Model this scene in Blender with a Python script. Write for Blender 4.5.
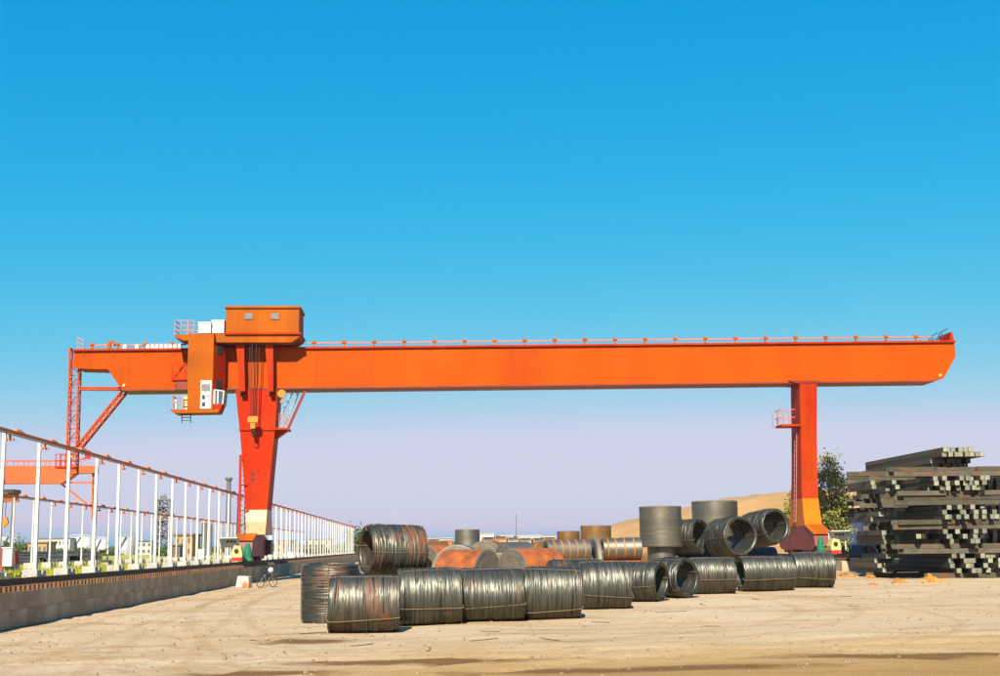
import bpy, math, random
import numpy as np
from mathutils import Vector, Matrix, noise

random.seed(7)
rng = np.random.default_rng(7)
PI = math.pi
R = math.radians
for o in list(bpy.data.objects):
    bpy.data.objects.remove(o)
SC = bpy.context.scene
COL = SC.collection

# ------------------------------------------------------------------ camera
FPX = 1280.0                       # focal length in photo pixels (photo 1000 x 676)
CAMH = 2.2
YAW, PITCH, ROLL = R(3.2), R(9.27), R(0.68)
camd = bpy.data.cameras.new('camera')
cam = bpy.data.objects.new('camera', camd)
COL.objects.link(cam)
camd.sensor_width = 36.0
camd.lens = FPX / 1000 * 36.0
camd.clip_start, camd.clip_end = 0.1, 6000
RM = (Matrix.Rotation(-YAW, 3, 'Z') @ Matrix.Rotation(PI / 2 + PITCH, 3, 'X') @ Matrix.Rotation(-ROLL, 3, 'Z'))
cam.matrix_world = Matrix.Translation((0, 0, CAMH)) @ RM.to_4x4()
SC.camera = cam

# ------------------------------------------------------------------ sky, sun, exposure
SUN_EL, SUN_AZ = R(40), R(10)      # sun behind the camera, a little to its left
world = bpy.data.worlds.new('World')
SC.world = world
world.use_nodes = True
wn = world.node_tree.nodes
wl = world.node_tree.links
bg = wn['Background']
sky = wn.new('ShaderNodeTexSky')
sky.sky_type = 'NISHITA'
sky.sun_disc = False
sky.sun_elevation = SUN_EL
sky.sun_rotation = PI + SUN_AZ
sky.altitude = 0
sky.air_density = 1.0
sky.dust_density = 1.0
sky.ozone_density = 3.0
# slide-film colour response of the sky: deep blue overhead, pale lavender at the horizon
sep = wn.new('ShaderNodeSeparateColor'); cmb = wn.new('ShaderNodeCombineColor')
wl.new(sky.outputs[0], sep.inputs[0])
for ch_, gain_, gam_ in ((0, 5.0 / 4.6 ** 3.6, 3.6), (1, 0.735 * 10 ** (1 - .66), .66), (2, 0.765 * 10 ** (1 - .27), .27)):
    pw = wn.new('ShaderNodeMath'); pw.operation = 'POWER'; pw.inputs[1].default_value = gam_
    ml = wn.new('ShaderNodeMath'); ml.operation = 'MULTIPLY'; ml.inputs[1].default_value = gain_
    wl.new(sep.outputs[ch_], pw.inputs[0]); wl.new(pw.outputs[0], ml.inputs[0]); mi = wn.new('ShaderNodeMath'); mi.operation = 'SMOOTH_MIN'; mi.inputs[1].default_value = (4.95, 5.35, 6.6)[ch_]; mi.inputs[2].default_value = 1.2
    wl.new(ml.outputs[0], mi.inputs[0]); wl.new(mi.outputs[0], cmb.inputs[ch_])
wl.new(cmb.outputs[0], bg.inputs[0])
bg.inputs[1].default_value = 0.055
sd = bpy.data.lights.new('sun', 'SUN')
sd.energy = 5.0
sd.angle = R(0.53)
sd.color = (1.0, 0.93, 0.80)
sun = bpy.data.objects.new('sun', sd)
COL.objects.link(sun)
sdir = Vector((-math.sin(SUN_AZ) * math.cos(SUN_EL), -math.cos(SUN_AZ) * math.cos(SUN_EL), math.sin(SUN_EL)))
sun.rotation_euler = sdir.to_track_quat('Z', 'Y').to_euler()
sun.location = sdir * 60
SC.view_settings.view_transform = 'Standard'
SC.view_settings.look = 'None'
SC.view_settings.exposure = 1.19
SC.view_settings.gamma = 1.0
SC.view_settings.use_curve_mapping = False
SC.render.engine = 'CYCLES'

# ------------------------------------------------------------------ placing helpers (pixel of the photo -> point of the place)
def ray(x, y):
    return RM @ Vector(((x - 500) / FPX, (338 - y) / FPX, -1))
def at(x, y, Y):
    d = ray(x, y)
    return Vector((0, 0, CAMH)) + d * (Y / d.y)
def atz(x, y, Y):
    return at(x, y, Y).z
def atx(x, y, Y):
    return at(x, y, Y).x
def sstep(a, b, t):
    t = min(1, max(0, (t - a) / (b - a)))
    return t * t * (3 - 2 * t)
def gz(x, y):
    return 0.38 * sstep(-6, 10, x) * sstep(26, 66, y)
def ground_at(x, y):
    d = ray(x, y)
    o = Vector((0, 0, CAMH))
    lo, hi = 5.0, 4000.0
    for _ in range(60):
        m = (lo + hi) / 2
        p = o + d * m
        if p.z > gz(p.x, p.y):
            lo = m
        else:
            hi = m
    return o + d * lo

# ------------------------------------------------------------------ mesh helpers
class MB:
    def __init__(s):
        s.v, s.f, s.sm = [], [], []
    def add(s, vs, fs, smooth=False):
        b = len(s.v)
        s.v += [tuple(v) for v in vs]
        s.f += [tuple(i + b for i in f) for f in fs]
        s.sm += [smooth] * len(fs)
        return s
    def box(s, x0, x1, y0, y1, z0, z1):
        if x1 < x0: x0, x1 = x1, x0
        if y1 < y0: y0, y1 = y1, y0
        if z1 < z0: z0, z1 = z1, z0
        return s.add([(x0, y0, z0), (x1, y0, z0), (x1, y1, z0), (x0, y1, z0), (x0, y0, z1), (x1, y0, z1), (x1, y1, z1), (x0, y1, z1)],
                     [(0, 3, 2, 1), (4, 5, 6, 7), (0, 1, 5, 4), (1, 2, 6, 5), (2, 3, 7, 6), (3, 0, 4, 7)])
    def loft(s, secs):
        """secs: list of 4-point rings"""
        vs = [p for r in secs for p in r]
        n = len(secs[0])
        fs = []
        for k in range(len(secs) - 1):
            for i in range(n):
                j = (i + 1) % n
                fs.append((k * n + i, k * n + j, (k + 1) * n + j, (k + 1) * n + i))
        fs.append(tuple(reversed(range(n))))
        fs.append(tuple(range((len(secs) - 1) * n, len(secs) * n)))
        return s.add(vs, fs)
    def bar(s, p, q, w, h=None):
        p, q = Vector(p), Vector(q)
        h = h or w
        d = (q - p).normalized()
        up = Vector((0, 0, 1)) if abs(d.z) < 0.95 else Vector((0, 1, 0))
        a = d.cross(up).normalized() * (w / 2)
        b = a.cross(d).normalized() * (h / 2)
        return s.loft([[c - a - b, c + a - b, c + a + b, c - a + b] for c in (p, q)])
    def tube(s, p, q, r, n=8, r2=None):
        p, q = Vector(p), Vector(q)
        d = (q - p).normalized()
        up = Vector((0, 0, 1)) if abs(d.z) < 0.95 else Vector((0, 1, 0))
        a = d.cross(up).normalized()
        b = a.cross(d).normalized()
        r2 = r if r2 is None else r2
        vs = []
        for c, rr in ((p, r), (q, r2)):
            for i in range(n):
                t = 2 * PI * i / n
                vs.append(c + (a * math.cos(t) + b * math.sin(t)) * rr)
        fs = [(i, (i + 1) % n, n + (i + 1) % n, n + i) for i in range(n)]
        s.add(vs, fs, True)
        s.add(vs[:n], [tuple(reversed(range(n)))])
        s.add(vs[n:], [tuple(range(n))])
        return s
    def prism(s, poly, y0, y1):
        """polygon of (x, z) pushed along Y"""
        n = len(poly)
        vs = [(x, y0, z) for x, z in poly] + [(x, y1, z) for x, z in poly]
        fs = [tuple(range(n)), tuple(reversed(range(n, 2 * n)))]
        fs += [((i + 1) % n, i, n + i, n + (i + 1) % n) for i in range(n)]
        return s.add(vs, fs)
    def prismx(s, poly, x0, x1):
        """polygon of (y, z) pushed along X"""
        n = len(poly)
        vs = [(x0, y, z) for y, z in poly] + [(x1, y, z) for y, z in poly]
        fs = [tuple(range(n)), tuple(reversed(range(n, 2 * n)))]
        fs += [((i + 1) % n, i, n + i, n + (i + 1) % n) for i in range(n)]
        return s.add(vs, fs)
    def lattice(s, p, q, w, chord, lace, n, depth=None):
        """four-chord lattice from p to q"""
        p, q = Vector(p), Vector(q)
        d = (q - p).normalized()
        up = Vector((0, 1, 0))
        a = d.cross(up).normalized() * (w / 2)
        b = up * ((depth or w) / 2)
        cor = [a + b, a - b, -a - b, -a + b]
        for c in cor:
            s.bar(p + c, q + c, chord)
        for k in range(n):
            u, v = p.lerp(q, k / n), p.lerp(q, (k + 1) / n)
            for i in range(4):
                c0, c1 = cor[i], cor[(i + 1) % 4]
                if k % 2: c0, c1 = c1, c0
                s.bar(u + c0, v + c1, lace)
                s.bar(v + c0, v + c1, lace)
        return s
    def build(s, name, mat, parent=None, bevel=0.0, loc=None):
        me = bpy.data.meshes.new(name)
        off = Vector((0, 0, 0))
        if parent is not None:
            p = parent
            while p is not None:
                off += p.location
                p = p.parent
        if loc is not None:
            off = off + Vector(loc)
        me.from_pydata([(v[0] - off.x, v[1] - off.y, v[2] - off.z) for v in s.v], [], s.f)
        me.polygons.foreach_set('use_smooth', s.sm)
        me.update()
        import bmesh
        bm = bmesh.new(); bm.from_mesh(me)
        bmesh.ops.recalc_face_normals(bm, faces=bm.faces)
        bm.to_mesh(me); bm.free()
        me.materials.append(M[mat])
        o = bpy.data.objects.new(name, me)
        COL.objects.link(o)
        if parent is not None:
            o.parent = parent
        if loc is not None:
            o.location = Vector(loc)
        if bevel:
            m = o.modifiers.new('bevel', 'BEVEL'); m.width = bevel; m.segments = 1; m.limit_method = 'ANGLE'; m.angle_limit = R(40)
        return o

def thing(name, label, cat, loc=(0, 0, 0), group=None):
    o = bpy.data.objects.new(name, None)
    COL.objects.link(o)
    o.location = loc
    o.empty_display_size = 0.3
    return tag(o, label, cat, group)
def tag(o, label, cat, group=None):
    o['label'] = label; o['category'] = cat
    if group: o['group'] = group
    return o
def struct(o):
    o['kind'] = 'structure'
    return o
def copy_tree(o, parent=None):
    c = o.copy(); COL.objects.link(c); c.parent = parent
    for ch in list(o.children):
        copy_tree(ch, c)
    return c

ORD = ['', 'first', 'second', 'third', 'fourth', 'fifth', 'sixth', 'seventh', 'eighth', 'ninth', 'tenth', 'eleventh', 'twelfth',
       'thirteenth', 'fourteenth', 'fifteenth', 'sixteenth', 'seventeenth', 'eighteenth', 'nineteenth', 'twentieth']

# ------------------------------------------------------------------ materials
M = {}
ALB = 0.55
def nd(nt, t, **kw):
    n = nt.nodes.new(t)
    for k, v in kw.items():
        setattr(n, k, v)
    return n
def mat(name, base, rough=0.6, metal=0.0, var=0.25, vscale=1.5, alt=None, altscale=0.6, altamt=(0.55, 0.7), bump=0.0, bscale=20.0,
        streak=None, rnd=0.0, spec=0.4, coords='Object', stretch=(1, 1, 1), coat=0.0):
    m = bpy.data.materials.new(name)
    m.use_nodes = True
    nt = m.node_tree
    L = nt.links.new
    b = nt.nodes['Principled BSDF']
    tc = nd(nt, 'ShaderNodeTexCoord')
    mp = nd(nt, 'ShaderNodeMapping')
    mp.inputs['Scale'].default_value = stretch
    L(tc.outputs[coords], mp.inputs[0])
    n1 = nd(nt, 'ShaderNodeTexNoise'); n1.inputs['Scale'].default_value = vscale; n1.inputs['Detail'].default_value = 6
    L(mp.outputs[0], n1.inputs['Vector'])
    mr = nd(nt, 'ShaderNodeMapRange')
    mr.inputs[1].default_value = 0.3; mr.inputs[2].default_value = 0.7
    mr.inputs[3].default_value = 1 - var; mr.inputs[4].default_value = 1 + var
    L(n1.outputs[0], mr.inputs[0])
    mul = nd(nt, 'ShaderNodeVectorMath', operation='SCALE')
    mul.inputs[0].default_value = tuple(c_ * ALB for c_ in base)
    L(mr.outputs[0], mul.inputs['Scale'])
    out = mul.outputs[0]
    if rnd:
        oi = nd(nt, 'ShaderNodeObjectInfo')
        r2 = nd(nt, 'ShaderNodeMapRange'); r2.inputs[3].default_value = 1 - rnd; r2.inputs[4].default_value = 1 + rnd
        L(oi.outputs['Random'], r2.inputs[0])
        m2 = nd(nt, 'ShaderNodeVectorMath', operation='SCALE')
        L(out, m2.inputs[0]); L(r2.outputs[0], m2.inputs['Scale'])
        out = m2.outputs[0]
    if alt is not None:
        mp2 = nd(nt, 'ShaderNodeMapping')
        mp2.inputs['Scale'].default_value = streak or (1, 1, 1)
        L(tc.outputs[coords], mp2.inputs[0])
        if rnd:
            sv = nd(nt, 'ShaderNodeVectorMath', operation='SCALE'); sv.inputs[0].default_value = (37, 53, 71)
            L(oi.outputs['Random'], sv.inputs['Scale']); L(sv.outputs[0], mp2.inputs['Location'])
        n2 = nd(nt, 'ShaderNodeTexNoise'); n2.inputs['Scale'].default_value = altscale; n2.inputs['Detail'].default_value = 8; n2.inputs['Roughness'].default_value = 0.65
        L(mp2.outputs[0], n2.inputs['Vector'])
        r3 = nd(nt, 'ShaderNodeMapRange'); r3.inputs[1].default_value = altamt[0]; r3.inputs[2].default_value = altamt[1]
        L(n2.outputs[0], r3.inputs[0])
        mx = nd(nt, 'ShaderNodeMix', data_type='RGBA')
        L(r3.outputs[0], mx.inputs[0]); L(out, mx.inputs[6]); mx.inputs[7].default_value = (*[c_ * ALB for c_ in alt], 1)
        out = mx.outputs[2]
        if metal > 0:
            mm = nd(nt, 'ShaderNodeMapRange'); mm.inputs[3].default_value = metal; mm.inputs[4].default_value = 0.1
            L(r3.outputs[0], mm.inputs[0]); L(mm.outputs[0], b.inputs['Metallic'])
            rr = nd(nt, 'ShaderNodeMapRange'); rr.inputs[3].default_value = rough; rr.inputs[4].default_value = 0.8
            L(r3.outputs[0], rr.inputs[0]); L(rr.outputs[0], b.inputs['Roughness'])
    L(out, b.inputs['Base Color'])
    if not (alt is not None and metal > 0):
        b.inputs['Metallic'].default_value = metal
        b.inputs['Roughness'].default_value = rough
    b.inputs['Specular IOR Level'].default_value = spec
    b.inputs['Coat Weight'].default_value = coat
    if bump:
        n3 = nd(nt, 'ShaderNodeTexNoise'); n3.inputs['Scale'].default_value = bscale; n3.inputs['Detail'].default_value = 8
        L(mp.outputs[0], n3.inputs['Vector'])
        bp = nd(nt, 'ShaderNodeBump'); bp.inputs['Strength'].default_value = bump; bp.inputs['Distance'].default_value = 0.05
        L(n3.outputs[0], bp.inputs['Height']); L(bp.outputs[0], b.inputs['Normal'])
    M[name] = m
    return m

mat('orange', (0.64, 0.094, 0.000), 0.6, spec=0.05, var=0.09, vscale=0.5, alt=(0.60, 0.058, 0.000), altscale=0.35, altamt=(0.5, 0.85), streak=(1.2, 1, 0.25))
mat('orange_dull', (0.56, 0.125, 0.004), 0.6, spec=0.06, var=0.10, vscale=0.8, alt=(0.66, 0.24, 0.04), altscale=0.9, altamt=(0.58, 0.8), streak=(1.5, 1, 0.5))
mat('red_orange', (0.60, 0.030, 0.001), 0.55, spec=0.06, var=0.12, vscale=0.6, alt=(0.64, 0.085, 0.002), altscale=0.3, altamt=(0.45, 0.8), streak=(1, 1, 0.4))
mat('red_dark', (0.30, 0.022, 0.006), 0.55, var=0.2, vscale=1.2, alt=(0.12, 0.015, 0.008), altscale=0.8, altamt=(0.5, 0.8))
mat('peach_paint_glint', (0.80, 0.37, 0.17), 0.5, var=0.10, vscale=1.0, alt=(0.80, 0.30, 0.10), altscale=0.9, altamt=(0.6, 0.85), streak=(1, 1, 0.4))  # sun glint on the sloping left leg foot put into colour; ladder paint too
mat('amber_sunlit', (0.70, 0.19, 0.004), 0.5, spec=0.06, var=0.10, vscale=1.0)  # sunlit slope of the right leg foot put into the colour
mat('mast_paint', (0.62, 0.10, 0.03), 0.55, spec=0.06, var=0.12)
mat('strip_brown', (0.30, 0.155, 0.055), 0.5, metal=0.45, var=0.25, vscale=1.6, rnd=0.15)
mat('conductor', (0.85, 0.27, 0.10), 0.6, var=0.2, vscale=1.0)
mat('pink_rail', (0.62, 0.20, 0.16), 0.5, var=0.1)
mat('far_orange', (0.80, 0.12, 0.01), 0.5, var=0.1)
mat('white_paint', (0.82, 0.80, 0.76), 0.45, var=0.07, vscale=2, alt=(0.55, 0.42, 0.3), altscale=1.5, altamt=(0.62, 0.85), streak=(1, 1, .3))
mat('post_white', (0.80, 0.77, 0.72), 0.6, var=0.08, vscale=2, alt=(0.55, 0.50, 0.44), altscale=0.7, altamt=(0.58, 0.85), rnd=0.06)
mat('concrete', (0.56, 0.53, 0.48), 0.85, var=0.15, vscale=2, bump=0.3, bscale=12, rnd=0.12)
mat('wall_block', (0.68, 0.52, 0.33), 0.9, var=0.18, vscale=0.7, alt=(0.30, 0.17, 0.08), altscale=0.9, altamt=(0.38, 0.80), streak=(1, .55, .8), bump=0.4, bscale=10, rnd=0.05)
mat('rail_steel', (0.085, 0.045, 0.028), 0.6, metal=0.3, var=0.3, vscale=2)
mat('sleeper', (0.22, 0.10, 0.035), 0.85, var=0.3, vscale=3, rnd=0.25)
mat('dark_ballast', (0.06, 0.045, 0.03), 0.95, var=0.4, vscale=6)
mat('glass', (0.10, 0.13, 0.15), 0.12, var=0.2, spec=0.8)
mat('grey_pane', (0.26, 0.27, 0.26), 0.18, var=0.15, vscale=3, spec=0.6)
mat('dark_pane', (0.06, 0.065, 0.06), 0.2, var=0.15, vscale=3, spec=0.6)
mat('dark_steel', (0.05, 0.05, 0.055), 0.5, metal=0.4, var=0.3)
mat('rope', (0.07, 0.05, 0.04), 0.6, metal=0.4)
mat('yellow', (0.70, 0.27, 0.01), 0.45, var=0.12, vscale=3)
mat('pale_yellow', (0.82, 0.62, 0.22), 0.5, var=0.12, vscale=3)
mat('green_paint', (0.02, 0.26, 0.13), 0.4, var=0.15, vscale=3)
mat('flag_red', (0.62, 0.02, 0.02), 0.7)
mat('mesh_blue', (0.42, 0.52, 0.60), 0.5, var=0.1)
mat('navy_shade', (0.018, 0.024, 0.045), 0.75, var=0.3, vscale=0.6)  # near-black blue: shade inside the open shed put into its wall colour
mat('blue_panel', (0.012, 0.05, 0.13), 0.6, var=0.2)
mat('roof_tan', (0.62, 0.40, 0.17), 0.85, var=0.12, vscale=0.8, bump=0.2, bscale=3)
mat('billet', (0.105, 0.092, 0.058), 0.62, metal=0.25, var=0.30, vscale=2.0, alt=(0.22, 0.085, 0.022), altscale=1.1, altamt=(0.50, 0.72), rnd=0.4, streak=(0.8, 0.8, 2), bump=0.15, bscale=18)
mat('billet_end', (0.30, 0.305, 0.22), 0.7, metal=0.1, var=0.25, vscale=4.0, alt=(0.50, 0.19, 0.04), altscale=2.0, altamt=(0.60, 0.75), rnd=0.35)
mat('rust_rubble', (0.62, 0.25, 0.03), 0.95, var=0.35, vscale=4, rnd=0.2)
mat('rubble_orange', (0.62, 0.16, 0.02), 0.95, var=0.35, vscale=4, rnd=0.2)
mat('strap', (0.26, 0.17, 0.075), 0.6, metal=0.2, var=0.25, vscale=4)
mat('strap_orange', (0.50, 0.17, 0.02), 0.6, var=0.25, vscale=4)
mat('strip_steel', (0.31, 0.28, 0.215), 0.48, metal=0.85, var=0.18, vscale=1.2, alt=(0.36, 0.14, 0.04), altscale=0.9, altamt=(0.60, 0.78), streak=(3, .6, .6), rnd=0.15)
mat('strip_rust', (0.43, 0.105, 0.012), 0.75, metal=0.0, var=0.35, vscale=2.2, alt=(0.16, 0.045, 0.012), altscale=1.6, altamt=(0.45, 0.72), rnd=0.12)
mat('strip_face', (0.28, 0.24, 0.18), 0.6, metal=0.35, var=0.2, vscale=3, rnd=0.15)
mat('bike_black', (0.03, 0.03, 0.03), 0.5)
mat('bike_tan', (0.30, 0.24, 0.17), 0.5)
mat('bag_white', (0.85, 0.83, 0.80), 0.8, var=0.05)
mat('bark', (0.10, 0.075, 0.05), 0.95, var=0.3, vscale=5)
mat('tank_white', (0.74, 0.72, 0.68), 0.6, var=0.06)
mat('tank_grey', (0.40, 0.42, 0.44), 0.6, var=0.08)
mat('tower_grey', (0.17, 0.17, 0.19), 0.7, var=0.15)
mat('far_ochre', (0.55, 0.33, 0.13), 0.85, var=0.1)
mat('far_pale', (0.58, 0.54, 0.48), 0.85, var=0.15, rnd=0.2, vscale=0.3)
mat('far_brown', (0.24, 0.15, 0.10), 0.85, var=0.2, rnd=0.2)
mat('far_window', (0.12, 0.12, 0.13), 0.4)
mat('dark_stock', (0.045, 0.05, 0.06), 0.6, metal=0.3, var=0.35, vscale=1.5, rnd=0.3)
mat('hill_sand', (0.52, 0.29, 0.10), 0.95, var=0.2, vscale=0.12, alt=(0.46, 0.29, 0.12), altscale=0.08, altamt=(0.5, 0.75), streak=(1, 1, 3), bump=0.4, bscale=0.6)

def weather(name, panel, streak_col, amt):
    m = M[name]; nt = m.node_tree; L = nt.links.new; b = nt.nodes['Principled BSDF']
    src = b.inputs['Base Color'].links[0].from_socket
    tc = nd(nt, 'ShaderNodeTexCoord'); sp = nd(nt, 'ShaderNodeSeparateXYZ'); L(tc.outputs['Object'], sp.inputs[0])
    dv = nd(nt, 'ShaderNodeMath', operation='DIVIDE'); L(sp.outputs[0], dv.inputs[0]); dv.inputs[1].default_value = panel
    fl = nd(nt, 'ShaderNodeMath', operation='FLOOR'); L(dv.outputs[0], fl.inputs[0])
    wn_ = nd(nt, 'ShaderNodeTexWhiteNoise', noise_dimensions='1D'); L(fl.outputs[0], wn_.inputs['W'])
    mr = nd(nt, 'ShaderNodeMapRange'); mr.inputs[3].default_value = .88; mr.inputs[4].default_value = 1.06; L(wn_.outputs['Value'], mr.inputs[0])
    sc = nd(nt, 'ShaderNodeVectorMath', operation='SCALE'); L(src, sc.inputs[0]); L(mr.outputs[0], sc.inputs['Scale'])
    mp = nd(nt, 'ShaderNodeMapping'); mp.inputs['Scale'].default_value = (2.6, 2.6, .16); L(tc.outputs['Object'], mp.inputs[0])
    n1 = nd(nt, 'ShaderNodeTexNoise'); n1.inputs['Scale'].default_value = 1; n1.inputs['Detail'].default_value = 9; n1.inputs['Roughness'].default_value = .68; L(mp.outputs[0], n1.inputs['Vector'])
    r = nd(nt, 'ShaderNodeMapRange'); r.inputs[1].default_value = .50; r.inputs[2].default_value = .78; r.inputs[4].default_value = amt; L(n1.outputs[0], r.inputs[0])
    mx = nd(nt, 'ShaderNodeMix', data_type='RGBA'); L(r.outputs[0], mx.inputs[0]); L(sc.outputs[0], mx.inputs[6]); mx.inputs[7].default_value = (*streak_col, 1)
    L(mx.outputs[2], b.inputs['Base Color'])
weather('orange', 4.4, (0.17, 0.035, 0.004), .55)
weather('orange_dull', 2.0, (0.15, 0.04, 0.008), .6)
weather('red_orange', 9.0, (0.12, 0.014, 0.003), .6)
weather('peach_paint_glint', 9.0, (0.30, 0.08, 0.02), .6)
weather('post_white', 9.0, (0.22, 0.15, 0.10), .5)
def wire_mat(name, rust_lo, rust_hi, tint):
    m = bpy.data.materials.new(name); m.use_nodes = True
    nt = m.node_tree; L = nt.links.new; b = nt.nodes['Principled BSDF']
    tc = nd(nt, 'ShaderNodeTexCoord'); oi = nd(nt, 'ShaderNodeObjectInfo')
    sv = nd(nt, 'ShaderNodeVectorMath', operation='SCALE'); sv.inputs[0].default_value = (37, 53, 71); L(oi.outputs['Random'], sv.inputs['Scale'])
    mp = nd(nt, 'ShaderNodeMapping'); mp.inputs['Scale'].default_value = (75, .8, .8); L(tc.outputs['Object'], mp.inputs[0]); L(sv.outputs[0], mp.inputs['Location'])
    n1 = nd(nt, 'ShaderNodeTexNoise'); n1.inputs['Scale'].default_value = 1.0; n1.inputs['Detail'].default_value = 5; n1.inputs['Roughness'].default_value = 0.6; L(mp.outputs[0], n1.inputs['Vector'])
    cr = nd(nt, 'ShaderNodeValToRGB')
    e = cr.color_ramp.elements
    e[0].position = 0.30; e[0].color = (tint[0] * .020, tint[1] * .020, tint[2] * .020, 1)
    e[1].position = 0.72; e[1].color = (tint[0] * .172, tint[1] * .172, tint[2] * .155, 1)
    L(n1.outputs[0], cr.inputs[0])
    mp2 = nd(nt, 'ShaderNodeMapping'); mp2.inputs['Scale'].default_value = (2.2, .8, .8); L(tc.outputs['Object'], mp2.inputs[0]); L(sv.outputs[0], mp2.inputs['Location'])
    n2 = nd(nt, 'ShaderNodeTexNoise'); n2.inputs['Scale'].default_value = 1.0; n2.inputs['Detail'].default_value = 8; n2.inputs['Roughness'].default_value = 0.7; L(mp2.outputs[0], n2.inputs['Vector'])
    r3 = nd(nt, 'ShaderNodeMapRange'); r3.inputs[1].default_value = rust_lo; r3.inputs[2].default_value = rust_hi; L(n2.outputs[0], r3.inputs[0])
    mx = nd(nt, 'ShaderNodeMix', data_type='RGBA'); L(r3.outputs[0], mx.inputs[0]); L(cr.outputs[0], mx.inputs[6]); mx.inputs[7].default_value = (0.11, 0.036, 0.009, 1)
    L(mx.outputs[2], b.inputs['Base Color'])
    mm = nd(nt, 'ShaderNodeMapRange'); mm.inputs[3].default_value = 0.85; mm.inputs[4].default_value = 0.2; L(r3.outputs[0], mm.inputs[0]); L(mm.outputs[0], b.inputs['Metallic'])
    rr = nd(nt, 'ShaderNodeMapRange'); rr.inputs[3].default_value = 0.47; rr.inputs[4].default_value = 0.75; L(r3.outputs[0], rr.inputs[0]); L(rr.outputs[0], b.inputs['Roughness'])
    M[name] = m
wire_mat('wire', 0.57, 0.76, (1.0, 0.97, 0.86))
wire_mat('wire_rusty', 0.49, 0.68, (1.0, 0.93, 0.80))

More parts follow.
